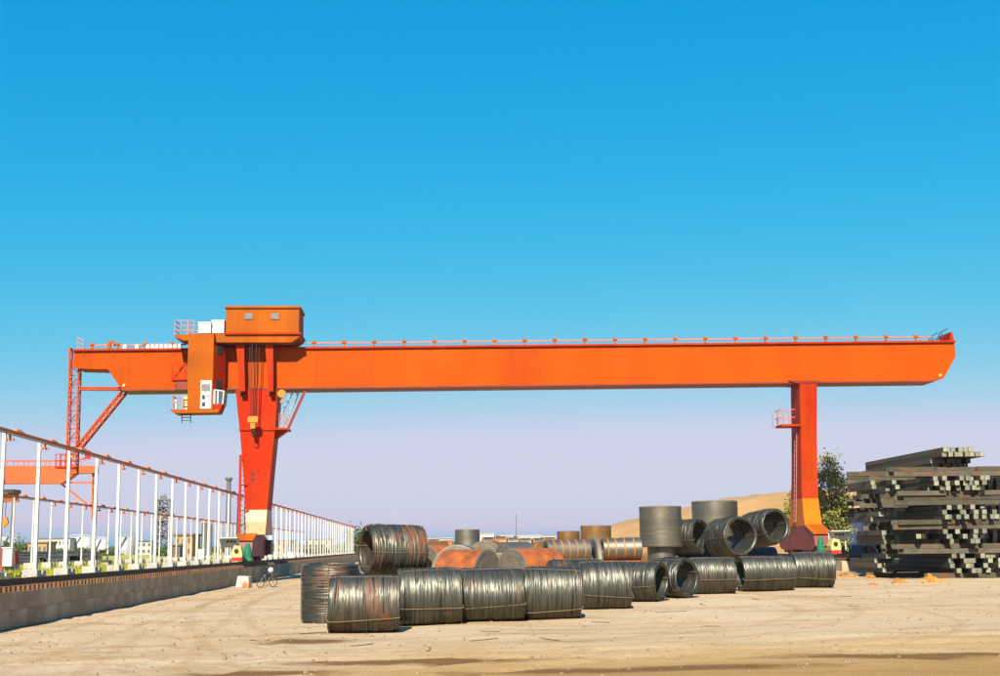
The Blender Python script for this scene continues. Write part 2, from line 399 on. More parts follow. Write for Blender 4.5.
def ground_mat():
    m = bpy.data.materials.new('ground_dirt'); m.use_nodes = True
    nt = m.node_tree; L = nt.links.new; b = nt.nodes['Principled BSDF']
    tc = nd(nt, 'ShaderNodeTexCoord')
    def nz(scale, st, det=8, rough=0.6):
        mp = nd(nt, 'ShaderNodeMapping'); mp.inputs['Scale'].default_value = st; L(tc.outputs['Object'], mp.inputs[0])
        n = nd(nt, 'ShaderNodeTexNoise'); n.inputs['Scale'].default_value = scale; n.inputs['Detail'].default_value = det; n.inputs['Roughness'].default_value = rough
        L(mp.outputs[0], n.inputs['Vector']); return n.outputs[0]
    def mix(fac, lo, hi, a, col):
        r = nd(nt, 'ShaderNodeMapRange'); r.inputs[1].default_value = lo; r.inputs[2].default_value = hi; L(fac, r.inputs[0])
        x = nd(nt, 'ShaderNodeMix', data_type='RGBA'); L(r.outputs[0], x.inputs[0])
        if isinstance(a, tuple): x.inputs[6].default_value = (*[c_ * ALB for c_ in a], 1)
        else: L(a, x.inputs[6])
        x.inputs[7].default_value = (*[c_ * ALB for c_ in col], 1); return x.outputs[2]
    c = mix(nz(0.16, (1, 1, 1)), 0.42, 0.62, (0.73, 0.545, 0.355), (0.67, 0.475, 0.275))
    c = mix(nz(0.5, (0.35, 1.3, 1)), 0.50, 0.68, c, (0.53, 0.33, 0.14))
    c = mix(nz(0.28, (0.45, 1.6, 1), 9, 0.7), 0.60, 0.70, c, (0.26, 0.13, 0.04))
    c = mix(nz(2.5, (1, 1, 1)), 0.56, 0.75, c, (0.70, 0.53, 0.34))
    c = mix(nz(14, (1, 1, 1), 4), 0.56, 0.74, c, (0.36, 0.23, 0.11))
    c = mix(nz(1.1, (.7, 1.4, 1), 10, .75), 0.57, 0.80, c, (0.45, 0.28, 0.13))
    c = mix(nz(4.5, (.6, 1.5, 1), 8, .75), 0.57, 0.72, c, (0.37, 0.22, 0.095))
    # wheel tracks: circles through three points of the yard, two wheels each
    brk = nz(0.8, (1, 1, 1), 8, .7)
    for pts_ in (((310, 672), (222, 626), (292, 587)), ((130, 672), (185, 628), (283, 585)), ((20, 652), (130, 619), (245, 588)), ((350, 662), (650, 653), (995, 650)), ((300, 648), (600, 642), (990, 626)), ((250, 672), (560, 668), (960, 640)), ((180, 655), (420, 650), (800, 622))):
        A_, B_, C_ = [ground_at(*q_) for q_ in pts_]
        d_ = 2 * (A_.x * (B_.y - C_.y) + B_.x * (C_.y - A_.y) + C_.x * (A_.y - B_.y))
        a2, b2, c2 = A_.x ** 2 + A_.y ** 2, B_.x ** 2 + B_.y ** 2, C_.x ** 2 + C_.y ** 2
        ux = (a2 * (B_.y - C_.y) + b2 * (C_.y - A_.y) + c2 * (A_.y - B_.y)) / d_
        uy = (a2 * (C_.x - B_.x) + b2 * (A_.x - C_.x) + c2 * (B_.x - A_.x)) / d_
        rad_ = math.hypot(A_.x - ux, A_.y - uy)
        vs_ = nd(nt, 'ShaderNodeVectorMath', operation='SUBTRACT'); L(tc.outputs['Object'], vs_.inputs[0]); vs_.inputs[1].default_value = (ux, uy, 0)
        vm_ = nd(nt, 'ShaderNodeVectorMath', operation='MULTIPLY'); L(vs_.outputs[0], vm_.inputs[0]); vm_.inputs[1].default_value = (1, 1, 0)
        ln_ = nd(nt, 'ShaderNodeVectorMath', operation='LENGTH'); L(vm_.outputs[0], ln_.inputs[0])
        s1 = nd(nt, 'ShaderNodeMath', operation='SUBTRACT'); L(ln_.outputs['Value'], s1.inputs[0]); s1.inputs[1].default_value = rad_
        a1 = nd(nt, 'ShaderNodeMath', operation='ABSOLUTE'); L(s1.outputs[0], a1.inputs[0])
        s2 = nd(nt, 'ShaderNodeMath', operation='SUBTRACT'); L(a1.outputs[0], s2.inputs[0]); s2.inputs[1].default_value = .9
        a3 = nd(nt, 'ShaderNodeMath', operation='ABSOLUTE'); L(s2.outputs[0], a3.inputs[0])
        ad = nd(nt, 'ShaderNodeMath', operation='MULTIPLY_ADD'); L(brk, ad.inputs[0]); ad.inputs[1].default_value = .9; L(a3.outputs[0], ad.inputs[2])
        r = nd(nt, 'ShaderNodeMapRange'); r.inputs[1].default_value = .72; r.inputs[2].default_value = .40; r.inputs[4].default_value = .38; L(ad.outputs[0], r.inputs[0])
        x = nd(nt, 'ShaderNodeMix', data_type='RGBA'); L(r.outputs[0], x.inputs[0]); L(c, x.inputs[6]); x.inputs[7].default_value = (0.25, 0.145, 0.06, 1); c = x.outputs[2]
    sp = nd(nt, 'ShaderNodeSeparateXYZ'); L(tc.outputs['Object'], sp.inputs[0])
    def add(a, b_, k):
        m_ = nd(nt, 'ShaderNodeMath', operation='MULTIPLY_ADD'); L(b_, m_.inputs[0]); m_.inputs[1].default_value = k; L(a, m_.inputs[2]); return m_.outputs[0]
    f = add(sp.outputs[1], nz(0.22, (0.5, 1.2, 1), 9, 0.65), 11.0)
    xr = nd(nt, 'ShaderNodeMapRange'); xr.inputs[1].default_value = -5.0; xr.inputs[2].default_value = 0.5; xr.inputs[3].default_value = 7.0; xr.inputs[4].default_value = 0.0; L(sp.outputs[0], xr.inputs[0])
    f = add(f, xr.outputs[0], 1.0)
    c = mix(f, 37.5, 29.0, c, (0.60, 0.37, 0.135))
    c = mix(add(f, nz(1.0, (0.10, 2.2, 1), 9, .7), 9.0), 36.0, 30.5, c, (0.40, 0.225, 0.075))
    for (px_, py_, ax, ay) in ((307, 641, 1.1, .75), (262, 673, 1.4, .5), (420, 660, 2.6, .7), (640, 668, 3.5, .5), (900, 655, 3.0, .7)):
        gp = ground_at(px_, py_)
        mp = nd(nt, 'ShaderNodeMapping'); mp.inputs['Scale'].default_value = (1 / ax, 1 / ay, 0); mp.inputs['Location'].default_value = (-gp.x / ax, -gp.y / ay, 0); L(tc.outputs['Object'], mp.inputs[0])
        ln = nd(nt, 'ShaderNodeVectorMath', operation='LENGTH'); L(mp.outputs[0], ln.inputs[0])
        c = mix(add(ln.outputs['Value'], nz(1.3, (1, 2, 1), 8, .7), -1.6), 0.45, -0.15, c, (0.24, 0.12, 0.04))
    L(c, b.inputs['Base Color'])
    b.inputs['Roughness'].default_value = 0.95; b.inputs['Specular IOR Level'].default_value = 0.15
    bp = nd(nt, 'ShaderNodeBump'); bp.inputs['Strength'].default_value = 0.9; bp.inputs['Distance'].default_value = 0.08
    L(nz(5, (1, 1, 1), 10, 0.7), bp.inputs['Height']); L(bp.outputs[0], b.inputs['Normal'])
    M['ground_dirt'] = m
ground_mat()
mat('grass_soil', (0.50, 0.47, 0.04), 0.95, var=0.3, vscale=0.35, alt=(0.36, 0.24, 0.09), altscale=0.15, altamt=(0.5, 0.7), bump=0.4, bscale=4, coords='Object')
def leaf_mat(name, a, bcol, trans=0.25):
    m = bpy.data.materials.new(name); m.use_nodes = True
    nt = m.node_tree; L = nt.links.new; b = nt.nodes['Principled BSDF']
    g = nd(nt, 'ShaderNodeNewGeometry')
    x = nd(nt, 'ShaderNodeMix', data_type='RGBA'); L(g.outputs['Random Per Island'], x.inputs[0])
    x.inputs[6].default_value = (*[c_ * ALB for c_ in a], 1); x.inputs[7].default_value = (*[c_ * ALB for c_ in bcol], 1)
    L(x.outputs[2], b.inputs['Base Color']); b.inputs['Roughness'].default_value = 0.65; b.inputs['Specular IOR Level'].default_value = 0.2
    M[name] = m
leaf_mat('grass_blade', (0.30, 0.34, 0.015), (0.62, 0.52, 0.06))
leaf_mat('leaf', (0.16, 0.21, 0.025), (0.48, 0.42, 0.10))
leaf_mat('leaf_bush', (0.06, 0.11, 0.02), (0.16, 0.22, 0.05))

# ================================================================== THE SETTING
WALLX = -12.35          # face of the retaining wall
WTOP = 1.06             # top of the wall = level of the grass and the crane rail bed
def ruts(x, y):
    z = 0.0
    # vehicle tracks curving in from the left foreground towards the gate of the yard
    for (cx, cy, r) in ((-30.0, 28.0, 24.5), (-30.0, 28.0, 26.3), (14.0, 10.0, 19.0), (14.0, 10.0, 20.8), (-4.0, -20.0, 47.0), (-4.0, -20.0, 48.9)):
        d = abs(math.hypot(x - cx, y - cy) - r)
        if d < 1.1:
            z += -0.05 * math.exp(-(d / 0.22) ** 2) + 0.02 * math.exp(-((d - 0.5) / 0.2) ** 2)
    return z
def ground_height(x, y):
    z = gz(x, y)
    if -13 < x < 60 and 10 < y < 110:
        z += 0.05 * (noise.noise((x * .35, y * .35, 0)) - .0) + 0.011 * noise.noise((x * 1.6, y * 1.6, 3)) + ruts(x, y) - 0.02
    return z
xs = [-1500, -600, -200, -80, -40, -20] + [-14 + .3 * i for i in range(0, 190)] + [44, 50, 60, 80, 120, 250, 600, 1500]
ys = [-60, -20, 0, 8, 14] + [16 + .28 * i for i in range(0, 160)] + [61 + .6 * i for i in range(0, 40)] + [86, 90, 96, 104, 115, 130, 160, 200, 300, 500, 900, 1600]
gv = [(x, y, ground_height(x, y)) for y in ys for x in xs]
nx = len(xs)
gf = [(j * nx + i, j * nx + i + 1, (j + 1) * nx + i + 1, (j + 1) * nx + i) for j in range(len(ys) - 1) for i in range(nx - 1)]
mb = MB(); mb.add(gv, gf, True)
struct(mb.build('ground', 'ground_dirt'))

# raised grass field behind the retaining wall
fx = [-1400, -700, -300, -120, -70, -50, -40, -34, -30, -26, -22, -19, -17, -15.5, -14.2, -13.6]
fy = [-40, 0, 20, 30] + [34 + 2 * i for i in range(60)] + [160, 180, 220, 300, 450, 700, 1100, 1500]
fv = [(x, y, WTOP - 0.05 + (0.10 * noise.noise((x * .25, y * .25, 1)) if x < -14 else 0) - 0.012 * max(0, -x - 30) ** 0.6 * 0) for y in fy for x in fx]
n_ = len(fx)
mb = MB(); mb.add(fv, [(j * n_ + i, j * n_ + i + 1, (j + 1) * n_ + i + 1, (j + 1) * n_ + i) for j in range(len(fy) - 1) for i in range(n_ - 1)], True)
struct(mb.build('grass_field', 'grass_soil'))

# sand and spoil hill behind the yard, on the right
def hill_h(x, y):
    prof = (3.0 * sstep(6, 28, x) + 6.2 * sstep(10, 50, x)) * (1 - 0.30 * sstep(58, 120, x))
    w = math.exp(-((y - 178 - 0.05 * x) / 26.0) ** 2)
    return prof * w * (1 + 0.05 * noise.noise((x * .07, y * .07, 0))) + (0.5 * noise.noise((x * .16, y * .16, 5)) + .25 * noise.noise((x * .5, y * .5, 2)) - .5 * abs(noise.noise((x * .12, y * .05, 9)))) * w
hx = [0 + 1.5 * i for i in range(160)]; hy = [120 + 2.5 * i for i in range(48)]
mb = MB(); mb.add([(x, y, hill_h(x, y) - 0.15 + 0.38) for y in hy for x in hx],
                  [(j * 160 + i, j * 160 + i + 1, (j + 1) * 160 + i + 1, (j + 1) * 160 + i) for j in range(47) for i in range(159)], True)
struct(mb.build('hill', 'hill_sand'))

# ------------------------------------------------------------------ retaining wall, blocks one by one near the camera
wall = thing('retaining_wall', 'long grey concrete block wall carrying the left crane rail', 'wall', (WALLX, 30, 0))
MB().box(WALLX - 1.35, WALLX - 0.05, 10, 420, -0.2, WTOP - 0.015).build('core', 'wall_block', wall)
bl, bh, gap = 1.6, WTOP / 2, 0.008
def wall_block_mesh():
    o = MB().box(0, 0.09, 0, bl - gap, 0, bh - gap).build('block', 'wall_block')
    return o
proto = wall_block_mesh()
first = True
for c in range(2):
    for k in range(40):
        o = proto if first else proto.copy()
        if not first: COL.objects.link(o)
        first = False
        o.parent = wall
        o.location = (-0.075 + random.uniform(-.005, .005), -2 + k * bl + (bl / 2 if c % 2 else 0), c * bh + 0.003)
mb = MB()
for c in range(2):
    for k in range(40, 200):
        y0 = 28 + k * bl + (bl / 2 if c % 2 else 0)
        mb.box(WALLX - 0.075, WALLX + 0.015, y0, y0 + bl - gap, c * bh + .003, (c + 1) * bh - gap + .003)
o = mb.build('far_block', 'wall_block', wall); o['kind'] = 'stuff'

RAILX = WALLX - 0.45
RB = WTOP + 0.16           # underside of the rail
RT = RB + 0.20             # rail head
def crane_rail(X, label, y0, y1, near0, near1):
    t = thing('crane_rail', label, 'rail', (X, near0, WTOP), 'crane rails')
    mb = MB()
    mb.prism([(X - .12, RB), (X + .12, RB), (X + .12, RB + .03), (X + .03, RB + .05), (X + .03, RT - .06), (X + .06, RT - .05), (X + .06, RT), (X - .06, RT), (X - .06, RT - .05), (X - .03, RT - .06), (X - .03, RB + .05), (X - .12, RB + .03)], y0, y1)
    mb.build('rail', 'rail_steel', t)
    MB().box(X - .38, X + .30, y0, y1, WTOP - .03, WTOP + .09).build('ballast', 'dark_ballast', t)
    p = MB().box(X - .40, X + .42, near0, near0 + .19, WTOP - .012, RB - .003).build('sleeper', 'sleeper', t)
    y = near0 + .46
    base = p.location.copy()
    while y < near1:
        q = p.copy(); COL.objects.link(q); q.parent = t
        q.location = base + Vector((random.uniform(-.015, .015), y - near0, 0))
        y += .46
    mb = MB()
    while y < y1 - 1:
        mb.box(X - .40, X + .42, y, y + .19, WTOP - .012, RB - .003); y += .46
    o = mb.build('far_sleeper', 'sleeper', t); o['kind'] = 'stuff'
    return t
crane_rail(RAILX, 'dark rusty crane rail on sleepers along the top of the grey block wall', 12, 410, 30, 105)
RAILX2 = 27.6
wall2 = thing('retaining_wall', 'low concrete footing wall under the right crane leg behind the coils', 'wall', (RAILX2, 84, 0))
MB().box(RAILX2 - .6, RAILX2 + .6, 84, 150, 0, WTOP - .015).build('core', 'wall_block', wall2)
crane_rail(RAILX2, 'dark crane rail under the right leg behind the billet stack', 84, 149, 84, 104)

# ================================================================== MAIN CRANE
YB0, YB1 = 93.2, 95.3          # girder front and back faces
YC = 94.25
def PX(x, y, Y): 
    p = at(x, y, Y); return (p.x, p.z)
crane = thing('gantry_crane', 'big orange gantry crane with box girder on two legs spanning the yard', 'crane', (RAILX, YC, RT))
# girder
poly = [PX(*p, YB0) for p in ((74, 351.6), (74, 366), (77, 368.5), (108, 369.3), (122, 390.2), (290, 388.6), (600, 384.6), (932, 380.6), (944, 378), (955.8, 356), (954.4, 342.5), (600, 346), (290, 349.2))]
g = MB().prism(poly, YB0, YB1).build('main_girder', 'orange', crane)
# flanges
a, b = PX(73.5, 351.2, YB0), PX(955, 341.9, YB0)
for (p, q, nm, th) in ((PX(73.5, 350.4, YB0), PX(955, 341.6, YB0), 'top_flange', .14), (PX(122, 390.4, YB0), PX(934, 381.2, YB0), 'bottom_flange', .10)):
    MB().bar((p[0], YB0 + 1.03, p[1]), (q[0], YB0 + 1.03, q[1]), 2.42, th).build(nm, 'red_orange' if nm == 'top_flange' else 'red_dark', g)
# vertical stiffener seams on the web, and rib tops below the flange
mb = MB()
for k in range(0, 30):
    x = 84 + k * 30
    if 180 < x < 300: continue
    p = at(x, 0, YB0)
    p = Vector((atx(x, 350, YB0), YB0, 0))
    zt, zb = atz(x, 352.0 - .0105 * (x - 74), YB0), atz(x, 356.5 - .0105 * (x - 74), YB0)
    MB().box(p.x - .03, p.x + .03, YB0 - .07, YB0 + .01, zb, zt).build('stiffener', 'orange', g)
for x in (300, 420, 540, 660, 780, 900):
    X = atx(x, 365, YB0)
    MB().box(X - .035, X + .035, YB0 - .010, YB0 + .01, atz(x, 388.2 - .0105 * (x - 290), YB0), atz(x, 351.0 - .0105 * (x - 290), YB0)).build('weld_seam', 'orange', g)
# lifting-lug spots
for (x, y) in ((124, 385.3), (940, 375.4)):
    p = at(x, y, YB0); MB().tube((p.x, YB0 - .06, p.z), (p.x, YB0 + .02, p.z), .11, 10).build('lug', 'pale_yellow', g)
# right end plate and its little guard
p = PX(949.5, 342, YB0); q = PX(951, 332, YB0); r_ = PX(954.4, 342.3, YB0)
MB().prism([p, r_, (q[0] + .06, q[1]), (q[0] - .08, q[1])], YB0 - .05, YB1 + .05).build('end_plate', 'red_orange', crane)
mb = MB()
for y in (YB0 + .1, YB1 - .1):
    for (x0, y0, x1, y1) in ((937, 341.5, 940.5, 332.5), (940.5, 332.5, 948, 328.5), (941, 337, 950, 333), (940, 341.5, 942.5, 333)):
        u, v = PX(x0, y0, YB0), PX(x1, y1, YB0)
        mb.bar((u[0], y, u[1]), (v[0], y, v[1]), .06)
mb.build('guard_rail', 'dark_steel', crane)
# trolley rail / hand rail above the top flange
def top(x): return 350.4 - .00999 * (x - 73.5)
hr = MB(); 
for (xa, xb) in ((90, 186), (308, 931)):
    u, v = PX(xa, top(xa) - 4.9, YB0 + .5), PX(xb, top(xb) - 4.9, YB0 + .5)
    hr.bar((u[0], YB0 + .5, u[1]), (v[0], YB0 + .5, v[1]), .10, .11)
hro = hr.build('hand_rail', 'pink_rail', crane)
for x in [92, 118, 145, 172] + [314 + 30.1 * k for k in range(21)]:
    u, v = PX(x, top(x) + .3, YB0 + .5), PX(x, top(x) - 5.2, YB0 + .5)
    mb = MB(); mb.bar((u[0], YB0 + .5, u[1]), (v[0], YB0 + .5, v[1] + .06), .12)
    mb.box(v[0] - .15, v[0] + .15, YB0 + .4, YB0 + .62, v[1] - .04, v[1] + .13)
    mb.build('post', 'orange_dull', hro)
# hook-shaped cable post and festoon cable carriers at the left end
u = PX(109, top(109), YB0 + .4); z1 = atz(109, 341.5, YB0)
mb = MB(); mb.bar((u[0], YB0 + .4, u[1]), (u[0], YB0 + .4, z1), .22, .22); mb.bar((u[0], YB0 + .4, z1), (u[0] + .3, YB0 + .4, z1 + .08), .16); mb.bar((u[0] + .3, YB0 + .4, z1 + .1), (u[0] + .38, YB0 + .4, z1 - .14), .12)
mb.build('cable_post', 'orange_dull', crane)
for x in (125, 137, 148, 152.5, 157, 161.5, 166, 170.5, 175, 180):
    u = PX(x, top(x) - 2.6, YB0 + .2)
    mb = MB(); mb.box(u[0] - .13, u[0] + .13, YB0 + .08, YB0 + .30, u[1] - .20, u[1] + .14); mb.box(u[0] - .05, u[0] + .05, YB0 + .14, YB0 + .24, u[1] + .12, u[1] + .22)
    mb.build('cable_carrier', 'white_paint', crane)
# blue-violet guard at left end
mb = MB()
for (x, dz) in ((77.5, 0), (83.5, 0)):
    for y in (YB0 + .1, YB1 - .3):
        u = PX(x, 351, YB0); v = PX(x - .3, 337 if x < 80 else 340, YB0)
        mb.bar((u[0], y, u[1]), (v[0], y, v[1]), .07)
for yy in (337.5, 342, 346.5):
    u, v = PX(77.3, yy, YB0), PX(83.5, yy + 2.5, YB0)
    mb.bar((u[0], YB0 + .1, u[1]), (v[0], YB0 + .1, v[1]), .06)
mb.build('end_guard', 'pink_rail', crane)

# legs ---------------------------------------------------------------
def ring(yp, xl, xr, Y0, Y1):
    x0, z = PX(xl, yp, Y0); x1, z2 = PX(xr, yp, Y0)
    z = (z + z2) / 2
    return [(x0, Y0, z), (x1, Y0, z), (x1, Y1, z), (x0, Y1, z)]
upper = [ring(389.5, 235.6, 277.5, 92.95, 95.6), ring(394, 235.8, 277.4, 92.95, 95.6), ring(429.5, 239.6, 275, 92.95, 95.6)]
leg = MB().loft(upper).build('leg', 'red_orange', crane)
MB().loft([ring(429.7, 239.8, 274.8, 92.98, 95.58), ring(470, 242.8, 270.8, 92.98, 95.6), ring(509.6, 245.4, 267.0, 92.9, 95.7)]).build('leg_shaft', 'red_orange', leg)
MB().loft([ring(428.6, 239.0, 275.4, 92.88, 95.68), ring(430.2, 239.0, 275.4, 92.88, 95.68)]).build('splice_flange', 'red_orange', leg)
MB().loft([ring(509.8, 245.4, 267.0, 92.88, 95.7), ring(522, 245.8, 266.2, 92.55, 95.9), ring(534.6, 246.2, 265.0, 91.9, 96.3)]).build('leg_foot', 'peach_paint_glint', leg)
# dark blocks standing in for shadow gaps of the trolley arms at girder underside
for x in (242, 271):
    p = at(x, 391.5, 92.9)
    MB().box(p.x - .16, p.x + .16, 92.78, 92.96, p.z - .2, p.z + .2).build('shadow_gap_block', 'dark_steel', leg)
# three dark stencil marks down the shaft and a rust run below the hook
mb = MB()
for y in (474, 480, 486):
    p = at(253, y, 92.93); mb.box(p.x - .10, p.x + .10, 92.955, 92.985, p.z - .12, p.z + .12); mb.box(p.x - .16, p.x - .12, 92.955, 92.985, p.z - .04, p.z + .10)
mb.build('stencil_mark', 'dark_steel', leg)
def right_ring(yp, xl, xr, Y0, Y1):
    return ring(yp, xl, xr, Y0, Y1)
leg2 = MB().loft([right_ring(382.4, 799.6, 817.0, 92.95, 95.3), right_ring(440, 800.8, 816.9, 92.95, 95.4), right_ring(480, 801.5, 817.5, 92.90, 95.55), right_ring(498.0, 802.2, 818.3, 92.72, 95.7)]).build('leg', 'red_orange', crane)
MB().loft([right_ring(498.2, 802.2, 818.3, 92.70, 95.7), right_ring(512, 803.3, 820.0, 92.45, 95.9), right_ring(525.6, 805.0, 822.2, 92.0, 96.3)]).build('leg_foot', 'amber_sunlit', leg2)
MB().loft([right_ring(380.6, 789, 819.5, 92.9, 95.6), right_ring(383.2, 796.5, 818.0, 92.92, 95.5)]).build('leg_cap', 'red_dark', leg2)
# little railed balcony on the left of the right leg
mb = MB()
u = at(779, 425.5, 93.6); v = at(797, 425.5, 93.6)
MB().box(u.x, v.x + .35, 92.9, 94.6, u.z - .12, u.z + .03).build('balcony_floor', 'red_orange', crane)
for x in (779, 783.5, 789.5):
    p = at(x, 425.5, 92.95)
    for y in (92.95, 94.55): mb.bar((p.x, y, p.z), (p.x, y, p.z + 1.12), .06)
for dz in (.55, 1.12):
    for y in (92.95, 94.55): mb.bar((u.x, y, u.z + dz), (v.x - .3, y, u.z + dz), .05)
    mb.bar((u.x, 92.95, u.z + dz), (u.x, 94.55, u.z + dz), .05)
mb.build('balcony_railing', 'pink_rail', crane)
# ladder down the left edge of the right leg
def ladder(pa, pb, w, name, m, parent, n=None, axis=Vector((0, 1, 0)), t=.05):
    pa, pb = Vector(pa), Vector(pb)
    mb = MB()
    a = axis * (w / 2)
    mb.bar(pa - a, pb - a, t); mb.bar(pa + a, pb + a, t)
    n = n or int((pb - pa).length / .35)
    for k in range(1, n):
        c = pa.lerp(pb, k / n)
        mb.bar(c - a, c + a, t * .8)
    return mb.build(name, m, parent)
u, v = at(797.2, 427, 93.6), at(799, 522, 93.6)
ladder((u.x - .05, 93.8, u.z), (v.x - .25, 93.8, v.z), .5, 'ladder', 'pink_rail', crane)

# lower sill beams and bogies --------------------------------------------
def sill(X, z_top_mid, flip):
    zb = RT + 0.34
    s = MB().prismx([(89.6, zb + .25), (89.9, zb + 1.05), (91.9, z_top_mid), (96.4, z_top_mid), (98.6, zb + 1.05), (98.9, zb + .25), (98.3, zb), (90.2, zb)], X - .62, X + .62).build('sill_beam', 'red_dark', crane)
    MB().prismx([(89.75, zb + 1.07), (91.85, z_top_mid + .02), (91.85, z_top_mid + .08), (89.75, zb + 1.13)], X - .68, X + .68).build('sill_cover', 'orange_dull', s)
    for y in (90.4, 91.9, 96.6, 98.1):
        w = MB(); w.tube((X - .07, y, RT + .33), (X + .07, y, RT + .33), .33, 18); w.tube((X - .12, y, RT + .33), (X - .06, y, RT + .33), .40, 18); w.tube((X + .06, y, RT + .33), (X + .12, y, RT + .33), .40, 18)
        w.build('wheel', 'dark_steel', crane)
        mb = MB(); mb.box(X - .36, X - .16, y - .48, y + .48, RT + .12, RT + .80); mb.box(X + .16, X + .36, y - .48, y + .48, RT + .12, RT + .80)
        mb.build('wheel_box', 'red_dark', crane)
    # drive set at the near end: green motor, yellow gear unit, white hood
    xm = X + (.42 if not flip else -.42)
    mb = MB(); mb.tube((xm, 89.0, RT + .25), (xm, 89.0, RT + 1.0), .22, 14); mb.tube((xm, 89.0, RT + 1.0), (xm, 89.0, RT + 1.22), .16, 12); mb.box(xm - .26, xm + .26, 88.78, 89.5, RT + .06, RT + .27)
    for k in range(8):
        t = 2 * PI * k / 8; mb.bar((xm + .235 * math.cos(t), 89 + .235 * math.sin(t), RT + .3), (xm + .235 * math.cos(t), 89 + .235 * math.sin(t), RT + .95), .03)
    mb.build('motor', 'green_paint', crane)
    yg = 86.9
    mb = MB(); mb.prism([(X - .30, RT + .10), (X + .30, RT + .10), (X + .36, RT + .55), (X + .24, RT + 1.02), (X - .18, RT + 1.10), (X - .36, RT + .6)], yg, yg + .9)
    mb.box(X - .16, X + .16, yg + .85, 89.8, RT + .30, RT + .46)
    gx = mb.build('gear_unit', 'pale_yellow', crane)
    MB().tube((X - .02, yg - .05, RT + .72), (X - .02, yg + .02, RT + .72), .15, 14).build('gear_cap', 'dark_steel', gx)
    MB().box(X - .34, X + .34, yg - .02, yg + .92, RT + .06, RT + .30).build('gear_foot', 'flag_red', gx)
    mb = MB(); xo = -.75 if not flip else .35
    mb.box(X - .55 + xo, X + .75 + xo, yg + .95, yg + 1.02, RT + .95, RT + 1.62); mb.box(X - .55 + xo, X + .75 + xo, yg + .2, yg + 1.0, RT + 1.56, RT + 1.62)
    for dx in (-.45, .62): mb.bar((X + dx + xo, yg + .98, RT + .30), (X + dx + xo, yg + .98, RT + 1.0), .06)
    mb.bar((X + xo - .45, yg + .98, RT + .33), (X + (.0 if xo < 0 else .5), yg + .8, RT + .33), .06)
    h = mb.build('hood', 'white_paint', crane)
    mb = MB()
    for k in range(3): mb.box(X + xo - .1 + k * .24, X + xo + .08 + k * .24, yg + .935, yg + .952, RT + 1.28, RT + 1.42)
    mb.build('hood_slot', 'dark_pane', h)
    # dark buffer/cabinet at the far end
    MB().box(X + .30, X + 1.0, 97.0, 98.4, RT + .42, RT + 1.5).build('control_cabinet', 'dark_steel', crane)
zl = atz(255, 534.4, 92.0); zr = atz(813, 525.4, 92.0)
sill(RAILX, zl, False)
sill(RAILX2, zr, True)
# ladder on left leg, lower left
u, v = at(243.3, 455, 92.9), at(242.0, 541, 92.2)
ladder((u.x, 93.6, u.z), (v.x, 92.6, v.z), .45, 'ladder', 'peach_paint_glint', crane, axis=Vector((1, 0, 0)), t=.045)
u, v = at(240.4, 455, 92.9), at(239.0, 541, 92.2)
mb = MB(); mb.bar((u.x, 92.9, u.z), (v.x, 92.3, v.z), .16); 
for k in (.06, .35, .65, .97):
    c = Vector((u.x, 92.9, u.z)).lerp(Vector((v.x, 92.3, v.z)), k); mb.bar(c, c + Vector((.62, .3, 0)), .07)
mb.build('ladder_guard', 'red_orange', crane)
# side platform, inclined ladder with pale mesh guard and strut on the right of the left leg
u, v = at(276, 428.5, 93.2), at(288.5, 428.5, 93.2)
mb = MB(); mb.box(u.x - .6, v.x, 93.0, 95.0, u.z - .10, u.z + .04)
mb.prism([(u.x - .1, u.z - .1), (v.x - .1, u.z - .1), (u.x - .1, u.z - .75)], 93.6, 94.4)
mb.build('side_platform', 'red_orange', crane)
w = at(305.5, 389.5, 93.2)
MB().bar((v.x - .05, 93.1, v.z - .1), (w.x, 93.3, w.z), .24, .2).build('strut', 'red_dark', crane)
a_, b_ = at(288.0, 420, 93.2), at(299, 391, 93.2)
ladder((a_.x - .25, 93.9, a_.z - .3), (b_.x - .1, 93.9, b_.z), .6, 'inclined_ladder', 'mesh_blue', crane)
mb = MB()
for s in (-.38, .38):
    mb.bar((a_.x - .55, 93.9 + s, a_.z + .5), (b_.x - .55, 93.9 + s, b_.z + .0), .05)
    for k in range(7):
        c = Vector((a_.x - .25, 93.9 + s, a_.z - .3)).lerp(Vector((b_.x - .1, 93.9 + s, b_.z)), k / 6.5)
        mb.bar(c, c + Vector((-.32, 0, .42)), .04)
mb.build('ladder_railing', 'mesh_blue', crane)
mb = MB()
for x in (279, 283.5, 287.5):
    p = at(x, 428.3, 93.1); mb.bar((p.x, 93.08, p.z), (p.x, 93.08, p.z + 1.05), .05)
for dz in (.5, 1.05): mb.bar((u.x + .2, 93.08, u.z + dz), (v.x - .1, 93.08, u.z + dz), .05)
mb.build('platform_railing', 'pink_rail', crane)
# yellow pulley under the girder just right of the left leg
p = at(281.5, 393.5, 93.0)
mb = MB(); mb.tube((p.x, 93.0, p.z), (p.x, 93.3, p.z), .30, 18); mb.bar((p.x, 93.15, p.z - .1), (p.x, 93.5, p.z + .55), .12); mb.bar((p.x, 93.15, p.z - .28), (p.x, 93.15, p.z - .55), .06); mb.box(p.x - .1, p.x + .1, 93.05, 93.25, p.z - .68, p.z - .52)
mb.build('pulley', 'yellow', crane)

